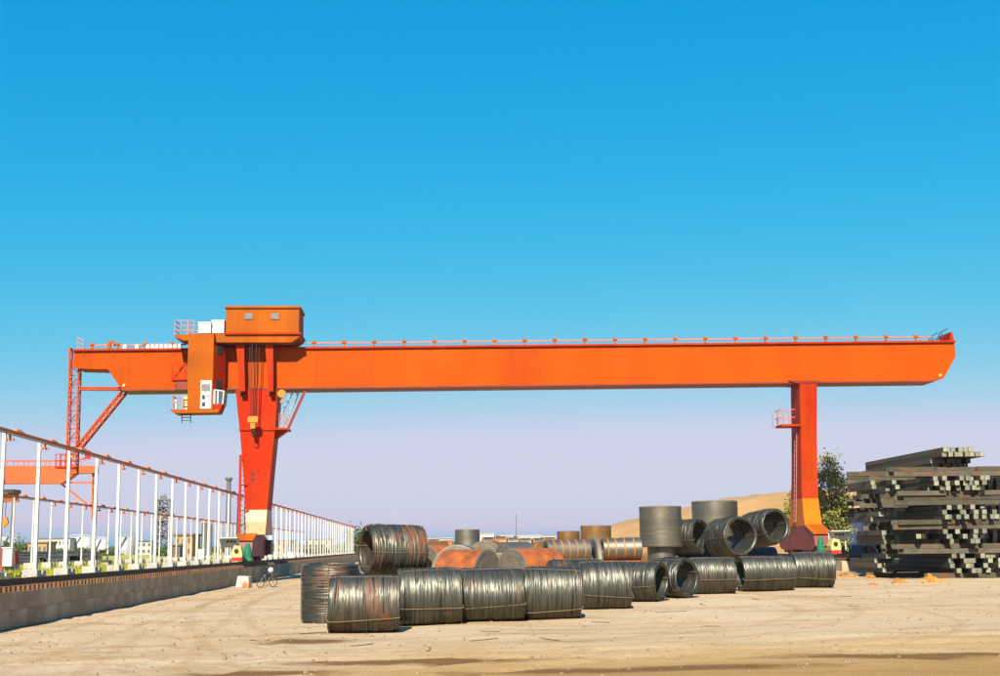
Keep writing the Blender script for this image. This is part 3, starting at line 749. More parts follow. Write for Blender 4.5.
# current-collector lattice mast at the left end, its brace and tie ------------------
mb = MB()
p1, q1 = at(71.3, 348.5, 94.0), at(68.2, 474, 94.0)
mid0, mid1 = at(75.5, 349, 94), at(72.2, 474, 94)
mb.lattice((at(75.2, 366, 94).x, 94.0, at(75.2, 366, 94).z), (at(72.0, 474, 94).x, 94.0, at(72, 474, 94).z), .66, .10, .042, 12, .66)
p = at(71.0, 349, 94); q = at(71.0, 368, 94)
for s in (-.33, .33): mb.bar((p.x, 94 + s, p.z), (q.x - .03, 94 + s, q.z), .13)
mb.bar((p.x, 93.67, p.z), (p.x, 94.33, p.z), .10)
mb.bar((q.x, 94, q.z + .3), (at(77, 366, 94).x, 94, q.z + .3), .14, .7)
mast = mb.build('collector_mast', 'mast_paint', crane)
u, v = at(79.5, 388.6, 94), at(122, 388.9, 94)
MB().lattice((u.x, 94, u.z), (v.x, 94, v.z), .16, .075, .04, 10, .5).build('tie_bar', 'mast_paint', mast)
u, v = at(77.0, 450, 94), at(124.5, 391.8, 94)
MB().lattice((u.x, 94, u.z), (v.x, 94, v.z), .34, .09, .05, 14, .5).build('brace', 'mast_paint', mast)
mb = MB()
u, v = at(57, 463.5, 94), at(77, 467, 94)
mb.box(u.x, v.x, 93.5, 94.5, v.z - .1, v.z + .02)
for x in (57.5, 63, 69): 
    t_ = at(x, 467, 94)
    for y in (93.5, 94.5): mb.bar((t_.x, y, v.z), (t_.x, y, v.z + .9), .05)
for dz in (.45, .9):
    for y in (93.5, 94.5): mb.bar((u.x, y, v.z + dz), (v.x, y, v.z + dz), .045)
mb.build('mast_platform', 'red_orange', mast)
# small red pennant
p = at(86.5, 456, 94); 
mb = MB(); mb.bar((at(78, 458, 94).x, 94, p.z - .3), (p.x - .1, 94, p.z - .15), .06); mb.tube((p.x - .12, 94, p.z - .35), (p.x - .05, 94, p.z + .6), .03, 6)
mb.build('flag_pole', 'red_orange', mast)
fvv = []; 
for i in range(5):
    for j in range(5):
        fvv.append((p.x - .05 + i * .09, 94 + .05 * math.sin(i * 1.4), p.z - .25 + j * .16 + .05 * math.sin(i)))
MB().add(fvv, [(i * 5 + j, (i + 1) * 5 + j, (i + 1) * 5 + j + 1, i * 5 + j + 1) for i in range(4) for j in range(4)]).build('flag', 'flag_red', mast)

# ================================================================== TROLLEY (runs on the girder)
YT = 91.2                         # front of the hanging column and cabin
YHS = 91.7                        # front of the machine house and deck
troot_p = at(262, 345, 94)
ztop = atz(262, top(262), YB0) + .06
trolley = thing('crane_trolley', 'orange trolley with machine house and hanging operator column on the girder', 'trolley', (troot_p.x, YC, ztop))
def pbox(x0, y0, x1, y1, Yf, dep, mb=None):
    mb = mb or MB()
    a = at(x0, (y0 + y1) / 2, Yf).x; b = at(x1, (y0 + y1) / 2, Yf).x
    z1 = atz((x0 + x1) / 2, y0, Yf); z0 = atz((x0 + x1) / 2, y1, Yf)
    return mb.box(a, b, Yf, Yf + dep, z0, z1)
# machine house
hm = pbox(225.8, 307.5, 299.2, 333.2, YHS, 3.2)
hs_ = hm.build('machine_house', 'orange_dull', trolley, bevel=.03)
pbox(224.6, 305.8, 300.4, 307.9, YHS - .12, 3.45).build('roof', 'orange_dull', hs_)
for x in (248.5, 275):
    pbox(x - 4.6, 312.6, x + 4.6, 319.6, YHS - .045, .06).build('window_frame', 'orange_dull', hs_)
    pbox(x - 3.9, 313.2, x + 3.9, 319.0, YHS - .06, .03).build('window', 'grey_pane', hs_)
mb = MB()
for x in (238, 262, 287):
    pbox(x - .25, 308.2, x + .25, 333, YHS - .02, .03, mb)
mb.build('panel_seam', 'orange_dull', hs_)
# deck beam below the house with chamfered right end
dk = MB().prism([PX(187.5, 333.4, YHS), PX(300.2, 333.4, YHS), PX(299.8, 336.4, YHS), PX(291, 342.2, YHS), PX(213.5, 342.2, YHS), PX(187.5, 342.2, YHS)], YHS + .05, YHS + 3.2)
dk.build('deck', 'orange_dull', trolley)
pbox(224.5, 332.4, 300.8, 334.2, YHS - .12, 3.5).build('deck_edge', 'red_orange', trolley)
# trolley wheels and axle boxes on the girder top
for x in (232, 292):
    X = atx(x, 345, YC)
    for y in (YB0 + .35, YB1 - .35):
        mb = MB(); mb.tube((X - .06, y - .08, ztop + .22), (X - .06, y + .08, ztop + .22), .235, 16); mb.box(X - .4, X + .3, y - .2, y - .1, ztop + .1, atz(x, 340, YC) - 0.02); mb.box(X - .4, X + .3, y + .1, y + .2, ztop + .1, atz(x, 340, YC) - .02)
        mb.build('wheel_set', 'dark_steel', trolley)
# operator column in front of the girder
xa_, xb_, xc_ = atx(187.6, 365, YT), atx(213.2, 365, YT), atx(225.6, 365, 92.6)
za_, zb2 = atz(200, 333.6, YT), atz(200, 389.5, YT)
def plan(poly, z0, z1):
    n = len(poly); mb = MB()
    mb.add([(x, y, z0) for x, y in poly] + [(x, y, z1) for x, y in poly], [tuple(reversed(range(n))), tuple(range(n, 2 * n))] + [(i, (i + 1) % n, n + (i + 1) % n, n + i) for i in range(n)])
    return mb
plan([(xa_, YT), (xb_, YT), (xb_, 93.0), (xa_, 93.0)], zb2, za_).build('column', 'orange_dull', trolley)
chz = atz(216, 344.8, YT)
plan([(xb_ + .003, YT + .02), (xc_, 92.6), (xc_, 93.0), (xb_ + .003, 93.0)], zb2, chz).build('side_plate', 'red_orange', trolley)  # redder than the column: shade on this turned-away side put into the colour
mb = MB()
for yy in (360, 366.6): pbox(187.6, yy, 213.2, yy + .3, YT - .012, .03, mb)
mb.build('column_seam', 'orange_dull', trolley)
for yy, h in ((350.5, .26), (384.5, .30)):
    z = atz(219, yy, 91.9)
    d_ = Vector((xc_ - xb_, 92.6 - YT - .02, 0)); n_2 = Vector((d_.y, -d_.x, 0)).normalized() * .03
    p0, p1 = Vector((xb_, YT + .02, 0)) + d_ * .25, Vector((xb_, YT + .02, 0)) + d_ * .75
    plan([((p0 + n_2).x, (p0 + n_2).y), ((p1 + n_2).x, (p1 + n_2).y), ((p1 - n_2).x, (p1 - n_2).y), ((p0 - n_2).x, (p0 - n_2).y)], z - h, z + h).build('side_window', 'dark_pane', trolley)
# cabin
cb = MB()
x0, x1 = atx(187.6, 395, YT), atx(213.2, 395, YT)
zt, zb = atz(200, 381.2, YT), atz(200, 409.5, YT)
zt = zb2 - .003
cabin = MB().box(x0, x1, YT + .003, YT + 1.6, zb, zt).build('cabin', 'orange_dull', trolley, bevel=.02)
MB().prism([(x0 - 1.15, zb), (x1 + .50, zb), (x1 + .36, zb - .22), (x0 - .9, zb - .26), (x0 - 1.15, zb - .1)], YT - .06, YT + 1.65).build('floor', 'orange_dull', cabin)
pbox(200.4, 380.4, 211.2, 408.6, YT - .035, .06).build('door', 'white_paint', cabin)
pbox(201.4, 384.0, 210.2, 391.2, YT - .05, .03).build('door_window', 'grey_pane', cabin)
mb = MB(); pbox(202.0, 395.0, 205.0, 399.2, YT - .05, .03, mb); pbox(202.0, 402.2, 205.2, 406.4, YT - .05, .03, mb); pbox(207, 395.6, 209.5, 396.4, YT - .05, .03, mb)
mb.build('door_notice', 'dark_pane', cabin)
pbox(200.0, 392.4, 211.6, 392.9, YT - .045, .02).build('door_bar', 'orange_dull', cabin)
# glazed nose on the right of the cabin
nz_ = [(x1 + .02, zb), (x1 + .62, zb + .32), (x1 + .72, zb + 1.25), (x1 + .02, zb + 1.62)]
MB().prism([(x1 + .02, zb), (x1 + .50, zb + .0), (x1 + .66, zb + .40), (x1 + .02, zb + .40)], YT + .1, YT + 1.5).build('nose_panel', 'red_orange', cabin)
MB().prism([(x1 + .02, zb + .41), (x1 + .64, zb + .41), (x1 + .70, zb + 1.30), (x1 + .02, zb + 1.40)], YT + .14, YT + 1.46).build('nose_glazing', 'glass', cabin)
mb = MB()
for y in (YT + .12, YT + .8, YT + 1.48):
    mb.bar((x1 + .66, y, zb + .4), (x1 + .73, y, zb + 1.32), .07)
    mb.bar((x1 + .73, y, zb + 1.32), (x1 + .03, y, zb + 1.42), .07)
mb.bar((x1 + .30, YT + .12, zb + .4), (x1 + .32, YT + .12, zb + 1.36), .08)
mb.bar((x1 + .07, YT + .12, zb + .4), (x1 + .07, YT + .12, zb + 1.38), .12)
mb.bar((x1 + .66, YT + .12, zb + .41), (x1 + .66, YT + 1.48, zb + .41), .07); mb.bar((x1 + .73, YT + .12, zb + 1.32), (x1 + .73, YT + 1.48, zb + 1.32), .07)
mb.build('nose_frame', 'white_paint', cabin)
# cabin landing, white railing, ladder underneath
pl = x0 - 1.12
mb = MB()
for X in (pl + .03, pl + .4, pl + .78):
    mb.bar((X, YT + .0, zb), (X, YT + .0, zb + .98), .055)
for y in (YT + .8, YT + 1.55): mb.bar((pl + .03, y, zb), (pl + .03, y, zb + .98), .055)
for dz in (.48, .98):
    mb.bar((pl + .03, YT, zb + dz), (x0, YT, zb + dz), .05); mb.bar((pl + .03, YT, zb + dz), (pl + .03, YT + 1.55, zb + dz), .05)
mb.build('landing_railing', 'pink_rail', cabin)
MB().box(pl + .06, pl + .34, YT + .5, YT + .6, zb + .0, zb + .78).build('railing_panel', 'white_paint', cabin)
MB().box(x0 - .34, x0 - .01, YT + .3, YT + .8, zb + .0, zb + 1.05).build('landing_box', 'pale_yellow', cabin)
u, v = at(186, 413.2, YT + .4), at(186.4, 423.2, YT + .4)
ladder((u.x, YT + .4, u.z + .1), (v.x, YT + .4, v.z), .62, 'cabin_ladder', 'dark_steel', cabin, n=4, axis=Vector((1, 0, 0)), t=.06)
# stair balcony on the far left of the column, against the girder
mb = MB()
bx0, bx1 = atx(172.5, 380, 92.4), atx(188, 380, 92.4)
bz = atz(180, 380.0, 92.4)
mb.box(bx0, bx1, 91.9, 92.95, bz - .08, bz)
for X in (bx0 + .04, bx0 + .55, bx1 - .1): mb.bar((X, 91.92, bz), (X, 91.92, bz + 1.0), .06)
for dz in (.5, 1.0): mb.bar((bx0, 91.92, bz + dz), (bx1, 91.92, bz + dz), .05)
mb.bar((bx0 + .1, 92.2, bz + .05), (bx1 - .1, 92.2, bz + 1.25), .10)
mb.build('stair_balcony', 'red_orange', trolley)
MB().box(bx0 + .35, bx1, 92.0, 92.9, bz - .75, bz - .09).build('junction_box', 'red_dark', trolley)
# upper left platform with railing, and white electric cabinets
mb = MB().prism([PX(174.2, 334.2, YT), PX(189, 334.2, YT), PX(189, 340.2, YT), PX(184, 340.2, YT), PX(174.2, 336.6, YT)], YT + .1, YT + 2.6)
mb.build('upper_platform', 'orange_dull', trolley)
mb = MB()
zc = atz(182, 334.2, YT)
for x in (174.8, 181, 188, 193.8):
    X = atx(x, 330, YT + .15)
    mb.bar((X, YT + .15, zc), (X, YT + .15, zc + 1.02), .055); mb.bar((X, YT + 2.5, zc), (X, YT + 2.5, zc + 1.02), .055)
Xa, Xb = atx(174.6, 330, YT + .15), atx(194, 330, YT + .15)
for dz in (.34, .68, 1.02):
    mb.bar((Xa, YT + .15, zc + dz), (Xb, YT + .15, zc + dz), .045); mb.bar((Xa, YT + 2.5, zc + dz), (atx(224, 330, YT), YT + 2.5, zc + dz + (.25 if dz > 1 else 0)), .045); mb.bar((Xa, YT + .15, zc + dz), (Xa, YT + 2.5, zc + dz), .045)
mb.build('upper_railing', 'pink_rail', trolley)
for (a0, b0, a1, dy) in ((198.2, 322.6, 210.8, .6), (211.8, 320.6, 224.2, .9)):
    c = pbox(a0, b0, a1, 333.2, YT + dy, 1.6).build('electric_cabinet', 'white_paint', trolley, bevel=.02)
    pbox(a0 - .4, b0 - .7, a1 + .4, b0 + .3, YT + dy - .05, 1.7).build('cabinet_lid', 'white_paint', c)
# two hanging arms gripping the girder in front of the leg
for (tx0, tx1, bx0_, bx1_) in ((235.6, 243.6, 239.6, 245.0), (264.6, 272.6, 268.6, 273.2)):
    u0, u1 = PX(tx0, 338.0, 92.2), PX(tx1, 338.0, 92.2)
    w0, w1 = PX(tx0 + .6, 347, 92.2), PX(tx1 + .4, 347, 92.2)
    l0, l1 = PX(bx0_, 391.2, 92.2), PX(bx1_, 391.2, 92.2)
    MB().prism([u0, u1, w1, l1, l0, w0], 92.2, 92.8).build('guide_arm', 'red_orange', trolley)
    c = at((bx0_ + bx1_) / 2, 389.5, 92.5)
    MB().tube((c.x - .12, 92.92, c.z + .25), (c.x + .12, 92.92, c.z + .25), .22, 14).build('guide_roller', 'dark_steel', trolley)
MB().prism([PX(236, 336.5, 92.0), PX(291, 336.5, 92.0), PX(288, 341.5, 92.0), PX(236, 341.5, 92.0)], 92.0, 92.9).build('arm_beam', 'red_orange', trolley)

# hook block on its ropes
YH = 92.0
hp = at(253, 420, YH)
zdeck = atz(253, 342.0, YHS) - 0.05
hook = thing('hook_block', 'small yellow hook block hanging on ropes in front of the left leg', 'hook', (hp.x, YH, hp.z))
mb = MB()
for dx in (-.22, -.1, .1, .22):
    mb.tube((hp.x + dx, YH + (.08 if abs(dx) > .15 else -.08), hp.z), (hp.x + dx * 1.6, YH + (.1 if abs(dx) > .15 else -.1), zdeck + .25), .03, 6)
mb.build('rope', 'rope', hook)
mb = MB(); mb.prism([(hp.x - .34, hp.z - .18), (hp.x + .34, hp.z - .18), (hp.x + .38, hp.z + .1), (hp.x + .28, hp.z + .26), (hp.x - .28, hp.z + .26), (hp.x - .38, hp.z + .1)], YH - .16, YH + .16)
mb.box(hp.x - .17, hp.x + .17, YH - .12, YH + .12, hp.z - .62, hp.z - .22); mb.box(hp.x - .06, hp.x + .06, YH - .06, YH + .06, hp.z - .3, hp.z)
mb.build('sheave_block', 'yellow', hook)
mb = MB(); prev = None
for k in range(15):
    t = R(100 - k * 19)
    c = Vector((hp.x + .17 * math.cos(t), YH, hp.z - .92 + .17 * math.sin(t)))
    if k == 0: mb.tube((hp.x, YH, hp.z - .6), c, .06, 8)
    else: mb.tube(prev, c, .062 - .0025 * k, 8)
    prev = c
mb.build('hook', 'dark_steel', hook)

# ================================================================== FAR CRANE beyond the post rows
YF = 205.0
fc_leg = at(-46, 484, YF)
fc = thing('gantry_crane', 'distant red-orange gantry crane end behind the white posts at the left edge', 'crane', (fc_leg.x, YF, WTOP))
MB().prism([PX(*p, YF) for p in ((-150, 465.8), (-150, 484.5), (62, 483.2), (75, 473.2), (95, 472.8), (95, 465.6))], YF, YF + 2.4).build('main_girder', 'far_orange', fc)
mb = MB()
u, v = PX(-150, 461.0, YF), PX(78, 460.4, YF)
for yo in (.1, 2.2):
    mb.bar((u[0], YF + yo, u[1]), (v[0], YF + yo, v[1]), .12)
    for k in range(22):
        t = k / 21
        X = u[0] + (v[0] - u[0]) * t; Z = u[1] + (v[1] - u[1]) * t
        mb.bar((X, YF + yo, Z), (X, YF + yo, Z - .85), .1)
mb.build('hand_rail', 'far_orange', fc)
mb = MB()
u, v = at(93.2, 473, YF), at(92.4, 519, YF)
mb.lattice((u.x, YF + 1, u.z), (v.x, YF + 1, v.z), .55, .17, .09, 10)
mb.build('collector_mast', 'far_orange', fc)
mb = MB(); u, v = at(60, 482.4, YF), at(92.5, 482.2, YF); mb.bar((u.x, YF + 1, u.z), (v.x, YF + 1, v.z), .24)
u, v = at(59, 483, YF), at(92.5, 509.5, YF); mb.bar((u.x, YF + 1, u.z), (v.x, YF + 1, v.z), .26)
mb.build('brace', 'far_orange', fc)
mb = MB(); 
for yy in (515, 518): 
    u, v = at(93, yy, YF), at(101, yy, YF); mb.bar((u.x, YF + 1, u.z), (v.x, YF + 1, v.z), .1)
mb.build('collector_arm', 'far_orange', fc)
zs = atz(-46, 484, YF)
MB().loft([[(fc_leg.x - 3, YF - .1, zs), (fc_leg.x + 3, YF - .1, zs), (fc_leg.x + 3, YF + 2.5, zs), (fc_leg.x - 3, YF + 2.5, zs)], [(fc_leg.x - 1.4, YF - 1, WTOP - .1), (fc_leg.x + 1.4, YF - 1, WTOP - .1), (fc_leg.x + 1.4, YF + 3.4, WTOP - .1), (fc_leg.x - 1.4, YF + 3.4, WTOP - .1)]]).build('leg', 'far_orange', fc)
p = at(-8, 493, YF - 4)
ft = thing('crane_trolley', 'orange trolley cabin with dark roof hanging on the distant crane', 'trolley', (p.x, YF - 4, p.z))
def fbox(x0, y0, x1, y1, Y, d): 
    a, b = at(x0, y0, Y), at(x1, y1, Y); return MB().box(a.x, b.x, Y, Y + d, b.z, a.z)
fbox(-22, 493, 13.4, 501.5, YF - 4, 2.6).build('cabin', 'orange_dull', ft)
fbox(-23, 489.6, 14.2, 493, YF - 4.3, 3.3).build('roof', 'dark_steel', ft)
fbox(-20, 464, -6, 490.0, YF - 3.4, 3.3).build('hanger', 'far_orange', ft)
fbox(3, 494, 11.5, 498, YF - 4.06, .1).build('window', 'dark_pane', ft)
p = at(3.5, 522, YF - 3)
fh = thing('hook_block', 'yellow hook block hanging below the distant crane at the left edge', 'hook', (p.x, YF - 3, p.z))
MB().prism([(p.x - .7, p.z + .55), (p.x + .55, p.z + .75), (p.x + .75, p.z - .2), (p.x + .1, p.z - .8), (p.x - .7, p.z - .5)], YF - 3.3, YF - 2.7).build('sheave_block', 'yellow', fh)
mb = MB(); zt_ = atz(3.5, 501, YF - 3)
for dx in (-.25, .25): mb.tube((p.x + dx, YF - 3, p.z + .3), (p.x + dx, YF - 3, zt_ + .1), .05, 6)
mb.build('rope', 'rope', fh)
q0, q1 = at(12.6, 500, 150), at(9.6, 556, 150)
mb = MB(); mb.tube((q1.x, 150, WTOP - .1), (q0.x, 150, q0.z), .12, 8, .09); mb.bar((q0.x - .7, 150, q0.z - .2), (q0.x + .7, 150, q0.z - .2), .1)
tag(mb.build('utility_pole', 'tower_grey', loc=(q1.x, 150, WTOP)), 'thin dark pole standing in the grass at the left edge', 'pole')

# ================================================================== WHITE CONDUCTOR POSTS, two rows
def make_post(h, w, label, group, y):
    root = thing('conductor_post', label, 'post', (0, 0, 0), group)
    MB().loft([[(-w / 2, -w / 2, -.1), (w / 2, -w / 2, -.1), (w / 2, w / 2, -.1), (-w / 2, w / 2, -.1)], [(-w * .4, -w * .4, h), (w * .4, -w * .4, h), (w * .4, w * .4, h), (-w * .4, w * .4, h)]]).build('shaft', 'post_white', root)
    MB().box(-.34, .24, -.50, .06, -.12, .50).build('base_block', 'concrete', root, bevel=.02)
    MB().box(-.34, .24, .24, .66, -.12, .46).build('base_block', 'concrete', root, bevel=.02)
    mb = MB(); mb.box(-.10, .34, -.05, .05, h - .30, h - .22); mb.tube((.2, 0, h - .22), (.2, 0, h - .08), .05, 8)
    mb.build('bracket', 'conductor', root)
    return root
R1X, R1Z = -15.0, 6.40
R2X, R2Z = -24.9, 5.5
proto1 = make_post(R1Z - WTOP, .145, 'first white post of the near row from the left edge of the picture', 'posts of the near conductor row', 0)
k = 0
Y1s = [45.95 + 4.29 * i for i in range(50)]
nearroots = []
for i, y in enumerate(Y1s):
    o = proto1 if i == 0 else copy_tree(proto1)
    o.location = (R1X + random.uniform(-.03, .03), y, WTOP)
    o.rotation_euler = (R(random.uniform(-.45, .45)), R(random.uniform(-.5, .5)), 0)
    n = i + 1
    if n <= 13:
        o['label'] = '%s white post of the near row counted from the left edge' % ORD[n]
    else:
        o['label'] = 'slender white post of the near row receding beyond the left crane leg'
proto2 = make_post(R2Z - WTOP, .105, 'x', 'posts of the far conductor row', 0)
Y2s = [75.0 + 3.85 * i for i in range(48)]
for i, y in enumerate(Y2s):
    o = proto2 if i == 0 else copy_tree(proto2)
    o.location = (R2X + random.uniform(-.03, .03), y, WTOP)
    o['label'] = 'thin pale post of the second conductor row in the grass behind the near row'
def conductor(X, Z, y0, y1, label, step):
    t = thing('conductor_rail', label, 'power rail', (X + .2, y0, Z))
    mb = MB(); mb.bar((X + .2, y0, Z), (X + .2, y1, Z), .06, .09)
    for dx, dz in ((-.12, .02), (.12, .02)): mb.bar((X + .2 + dx, y0, Z + dz), (X + .2 + dx, y1, Z + dz), .035, .05)
    mb.build('conductor_bar', 'conductor', t)
    mb = MB(); mb.bar((X + .2, y0, Z - .085), (X + .2, y1, Z - .085), .03, .03); mb.build('under_bar', 'dark_steel', t)
    y = y0 + .6
    kk = 0
    while y < min(y1, 150):
        h = random.uniform(.05, .13)
        MB().add(*[( [(X + .05, y, Z + .05), (X + .35, y, Z + .05), (X + .35, y + .9, Z + .05), (X + .05, y + .9, Z + .05), (X + .12, y + .2, Z + .06 + h), (X + .28, y + .2, Z + .06 + h), (X + .28, y + .7, Z + .06 + h), (X + .12, y + .7, Z + .06 + h)],
            [(0, 3, 2, 1), (4, 5, 6, 7), (0, 1, 5, 4), (1, 2, 6, 5), (2, 3, 7, 6), (3, 0, 4, 7)])][0]).build('clamp', 'conductor', t)
        y += step
        kk += 1
    return t
conductor(R1X, R1Z + .02, 20, 257, 'orange conductor rail running along the tops of the near white posts', 4.29)
conductor(R2X, R2Z + .02, 60, 258, 'faint orange conductor rail along the tops of the second post row', 3.8)

# ================================================================== WIRE ROD COILS
def coil_mesh(name, Rr, L, seed, inner=0.76, seg=60, loose=0.006):
    g = np.random.default_rng(seed)
    n = int(L / 0.024)
    xs_ = np.linspace(-L / 2, L / 2, n)
    prof = []                              # (x, r)
    for i, x in enumerate(xs_):
        e = min(i, n - 1 - i) / 6
        rr = Rr * (1 - 0.035 * math.exp(-e * e * 1.2)) + g.normal(0, .007)
        prof.append((x - .004, rr - .011)); prof.append((x + .007, rr))
    ri = Rr * inner
    for k in range(1, 9):
        prof.append((L / 2 + g.normal(0, .016) + .012 * math.sin(k * 3), Rr * .965 + (ri - Rr * .965) * k / 9))
    m = int(L / 0.07)
    for i in range(m):
        prof.append((L / 2 - L * i / (m - 1), ri + g.normal(0, .010)))
    for k in range(8, 0, -1):
        prof.append((-L / 2 + g.normal(0, .016) + .012 * math.sin(k * 3), Rr * .965 + (ri - Rr * .965) * k / 9))
    P = np.array(prof); np_ = len(P)
    th = np.linspace(0, 2 * PI, seg, endpoint=False)
    # slow, per-ring wander so that no two loops lie the same
    ph = g.uniform(0, 2 * PI, (np_, 3)); am = g.normal(0, loose, (np_, 3))
    wob = sum(am[:, k:k + 1] * np.sin((k + 1) * th[None, :] + ph[:, k:k + 1]) for k in range(3))
    glob = 0.018 * np.sin(2 * th + g.uniform(0, 6)) + 0.012 * np.sin(3 * th + g.uniform(0, 6))
    rad = P[:, 1:2] + wob + glob[None, :]
    sk = 0.03 * np.sin(th + g.uniform(0, 6))[None, :] * np.ones((np_, 1))
    X = P[:, 0:1] + sk + g.normal(0, .004, (np_, seg))
    V = np.stack([X, rad * np.cos(th)[None, :], rad * np.sin(th)[None, :]], -1).reshape(-1, 3)
    i = np.arange(np_)[:, None]; j = np.arange(seg)[None, :]
    i2 = (i + 1) % np_; j2 = (j + 1) % seg
    F = np.stack([i * seg + j, i * seg + j2, i2 * seg + j2, i2 * seg + j], -1).reshape(-1, 4)
    me = bpy.data.meshes.new(name)
    me.from_pydata(V.tolist(), [], F.tolist())
    me.polygons.foreach_set('use_smooth', [True] * len(F))
    me.update()
    return me
COILS = {}
def wire_coil(name, label, c, Rr, L, yaw=0.0, roll=0.0, tilt=0.0, upright=False, rusty=False, seed=0, inner=.76, group='wire rod coils', strap_t=()):
    """c: centre of the coil; yaw turns its axis from X; tilt lifts its left end"""
    root = bpy.data.objects.new(name, None); COL.objects.link(root)
    root.location = c
    root.rotation_euler = (roll, tilt + (PI / 2 if upright else 0), yaw)
    tag(root, label, 'wire coil', group)
    me = coil_mesh('winding', Rr, L, seed, inner)
    me.materials.append(M['wire_rusty' if rusty else 'wire'])
    o = bpy.data.objects.new('winding', me); COL.objects.link(o); o.parent = root
    g = random.Random(seed)
    # tie wires round the bundle section
    for kx, t0 in enumerate(strap_t or [g.uniform(0, .6) + q * PI / 2 for q in range(4)]):
        sk = g.uniform(-.22, .22)
        mb = MB()
        pts = []
        for q in range(9):
            x = -L / 2 - .02 + (L + .04) * q / 8; t = t0 + sk * (q / 8 - .5)
            rr = Rr + .018 - (.03 * Rr if q in (0, 8) else 0)
            pts.append(Vector((x, rr * math.cos(t), rr * math.sin(t))))
        for q in range(9):
            x = L / 2 + .035 - (L + .07) * q / 8; t = t0 + sk * (.5 - q / 8)
            rr = Rr * inner - .02
            pts.append(Vector((x, rr * math.cos(t), rr * math.sin(t))))
        for q in range(len(pts)):
            mb.tube(pts[q], pts[(q + 1) % len(pts)], .0115, 5)
        me2 = mb
        st = MB(); st.v, st.f, st.sm = mb.v, mb.f, mb.sm
        so = st.build('tie_wire', 'strap'); so.parent = root
    # a few sprung loops standing proud of the winding
    for q in range(4):
        mb = MB()
        x = g.uniform(-L * .42, L * .42); dx = g.uniform(-.12, .12); t0 = g.uniform(0, 2 * PI); span = g.uniform(1.5, 3.2); lift = g.uniform(.012, .035)
        prev = None
        for k in range(15):
            u = k / 14; t = t0 + span * u
            rr = Rr + .004 + lift * math.sin(PI * u)
            p = Vector((x + dx * u, rr * math.cos(t), rr * math.sin(t)))
            if prev is not None: mb.tube(prev, p, .011, 4)
            prev = p
        so = mb.build('loose_wire', 'dark_steel'); so.parent = root
    return root

def lying(label, xl, xr, yt, yb, yaw_deg=0.0, rusty=False, seed=1, inner=.76, dz=0.0, lenk=1.0, L=None, tilt=0, strap_t=()):
    g = ground_at((xl + xr) / 2, yb)
    s = g.y / FPX
    Rr = (yb - yt) * s / 2
    g = g + Vector((0, Rr * .35, 0)); 
    Ln = L or (xr - xl) * s * lenk
    zg = gz(g.x, g.y)
    wire_coil('wire_coil', label, (g.x, g.y, zg + Rr - .035), Rr, Ln, yaw=R(yaw_deg), rusty=rusty, seed=seed, inner=inner, tilt=R(tilt), strap_t=strap_t)
    return g, Rr, Ln

# front row, left to right
gB, RBc, LB = lying('big wire coil at the left front corner, rusty along its lower half', 330, 397.5, 577, 631.5, 1, True, 11)
gC, RCc, LC = lying('wire coil with a slanting tie wire, second lying coil of the front row', 398.5, 460, 569, 624.5, 4, False, 12, strap_t=(-2.75, -1.1, .5, 2.0))
gD, RD, LD = lying('wire coil in the front row, third lying coil from the left', 460, 523.5, 568, 621.5, 1, False, 13)
lying('front row wire coil with a low tie wire, fourth lying coil from the left', 524.5, 580, 567, 619, 2, False, 14, strap_t=(-2.45, -1, .6, 2.1))
lying('brownish wire coil in the front row, fifth from the left', 582, 630.5, 562.5, 608.5, 3, False, 15)
lying('wire coil turned to show its round eye, left of the two open-ended front coils', 629, 663, 561.5, 601, -35, False, 16, L=1.35, inner=.8)
gH, RH, LH = lying('wire coil turned to show its round eye, right of the two open-ended front coils', 661, 690, 557.5, 597.5, -50, False, 17, L=1.3, inner=.8)
gI, RI, LI = lying('wire coil of the front row right of the two open-ended coils', 690, 735, 557, 593.5, 2, False, 18)
gJ, RJ, LJ = lying('wire coil of the front row with its dark left eye showing', 741, 793, 555.5, 590.5, 4, False, 19)
gK, RK, LK = lying('wire coil at the right end of the front row', 793.5, 834, 551.5, 587.5, 2, False, 20)
# upright coil at the far left
gA = ground_at(331, 622)
sA = gA.y / FPX
RA = 29 * sA; HA = 55 * sA
gA.y += RA * .6
wire_coil('wire_coil', 'wire coil standing on end behind the left front corner coil', (atx(331, 600, gA.y), gA.y, HA / 2 - .01), RA, HA, yaw=.3, upright=True, rusty=True, seed=21)
# hidden-side support coils of the second row, seen between and over the front ones
def back_coil(label, x, Y, Rr, L, seed, yaw=2, rusty=True):
    X = atx(x, 580, Y)
    wire_coil('wire_coil', label, (X, Y, gz(X, Y) + Rr - .035), Rr, L, yaw=R(yaw), rusty=rusty, seed=seed)
    return X
back_coil('rusty wire coil in the second row below the tilted top-left coil', 392, gC.y + 1.75, .76, 1.7, 31)
back_coil('wire coil in the second row behind the fourth and fifth front coils', 575, 47.0, .80, 1.9, 32)
back_coil('wire coil in the second row under the coils stacked on the right', 700, 64.2, .82, 1.9, 33)
back_coil('brown wire coil in the second row under the rightmost stacked coil', 757, 69.0, .86, 2.0, 34)
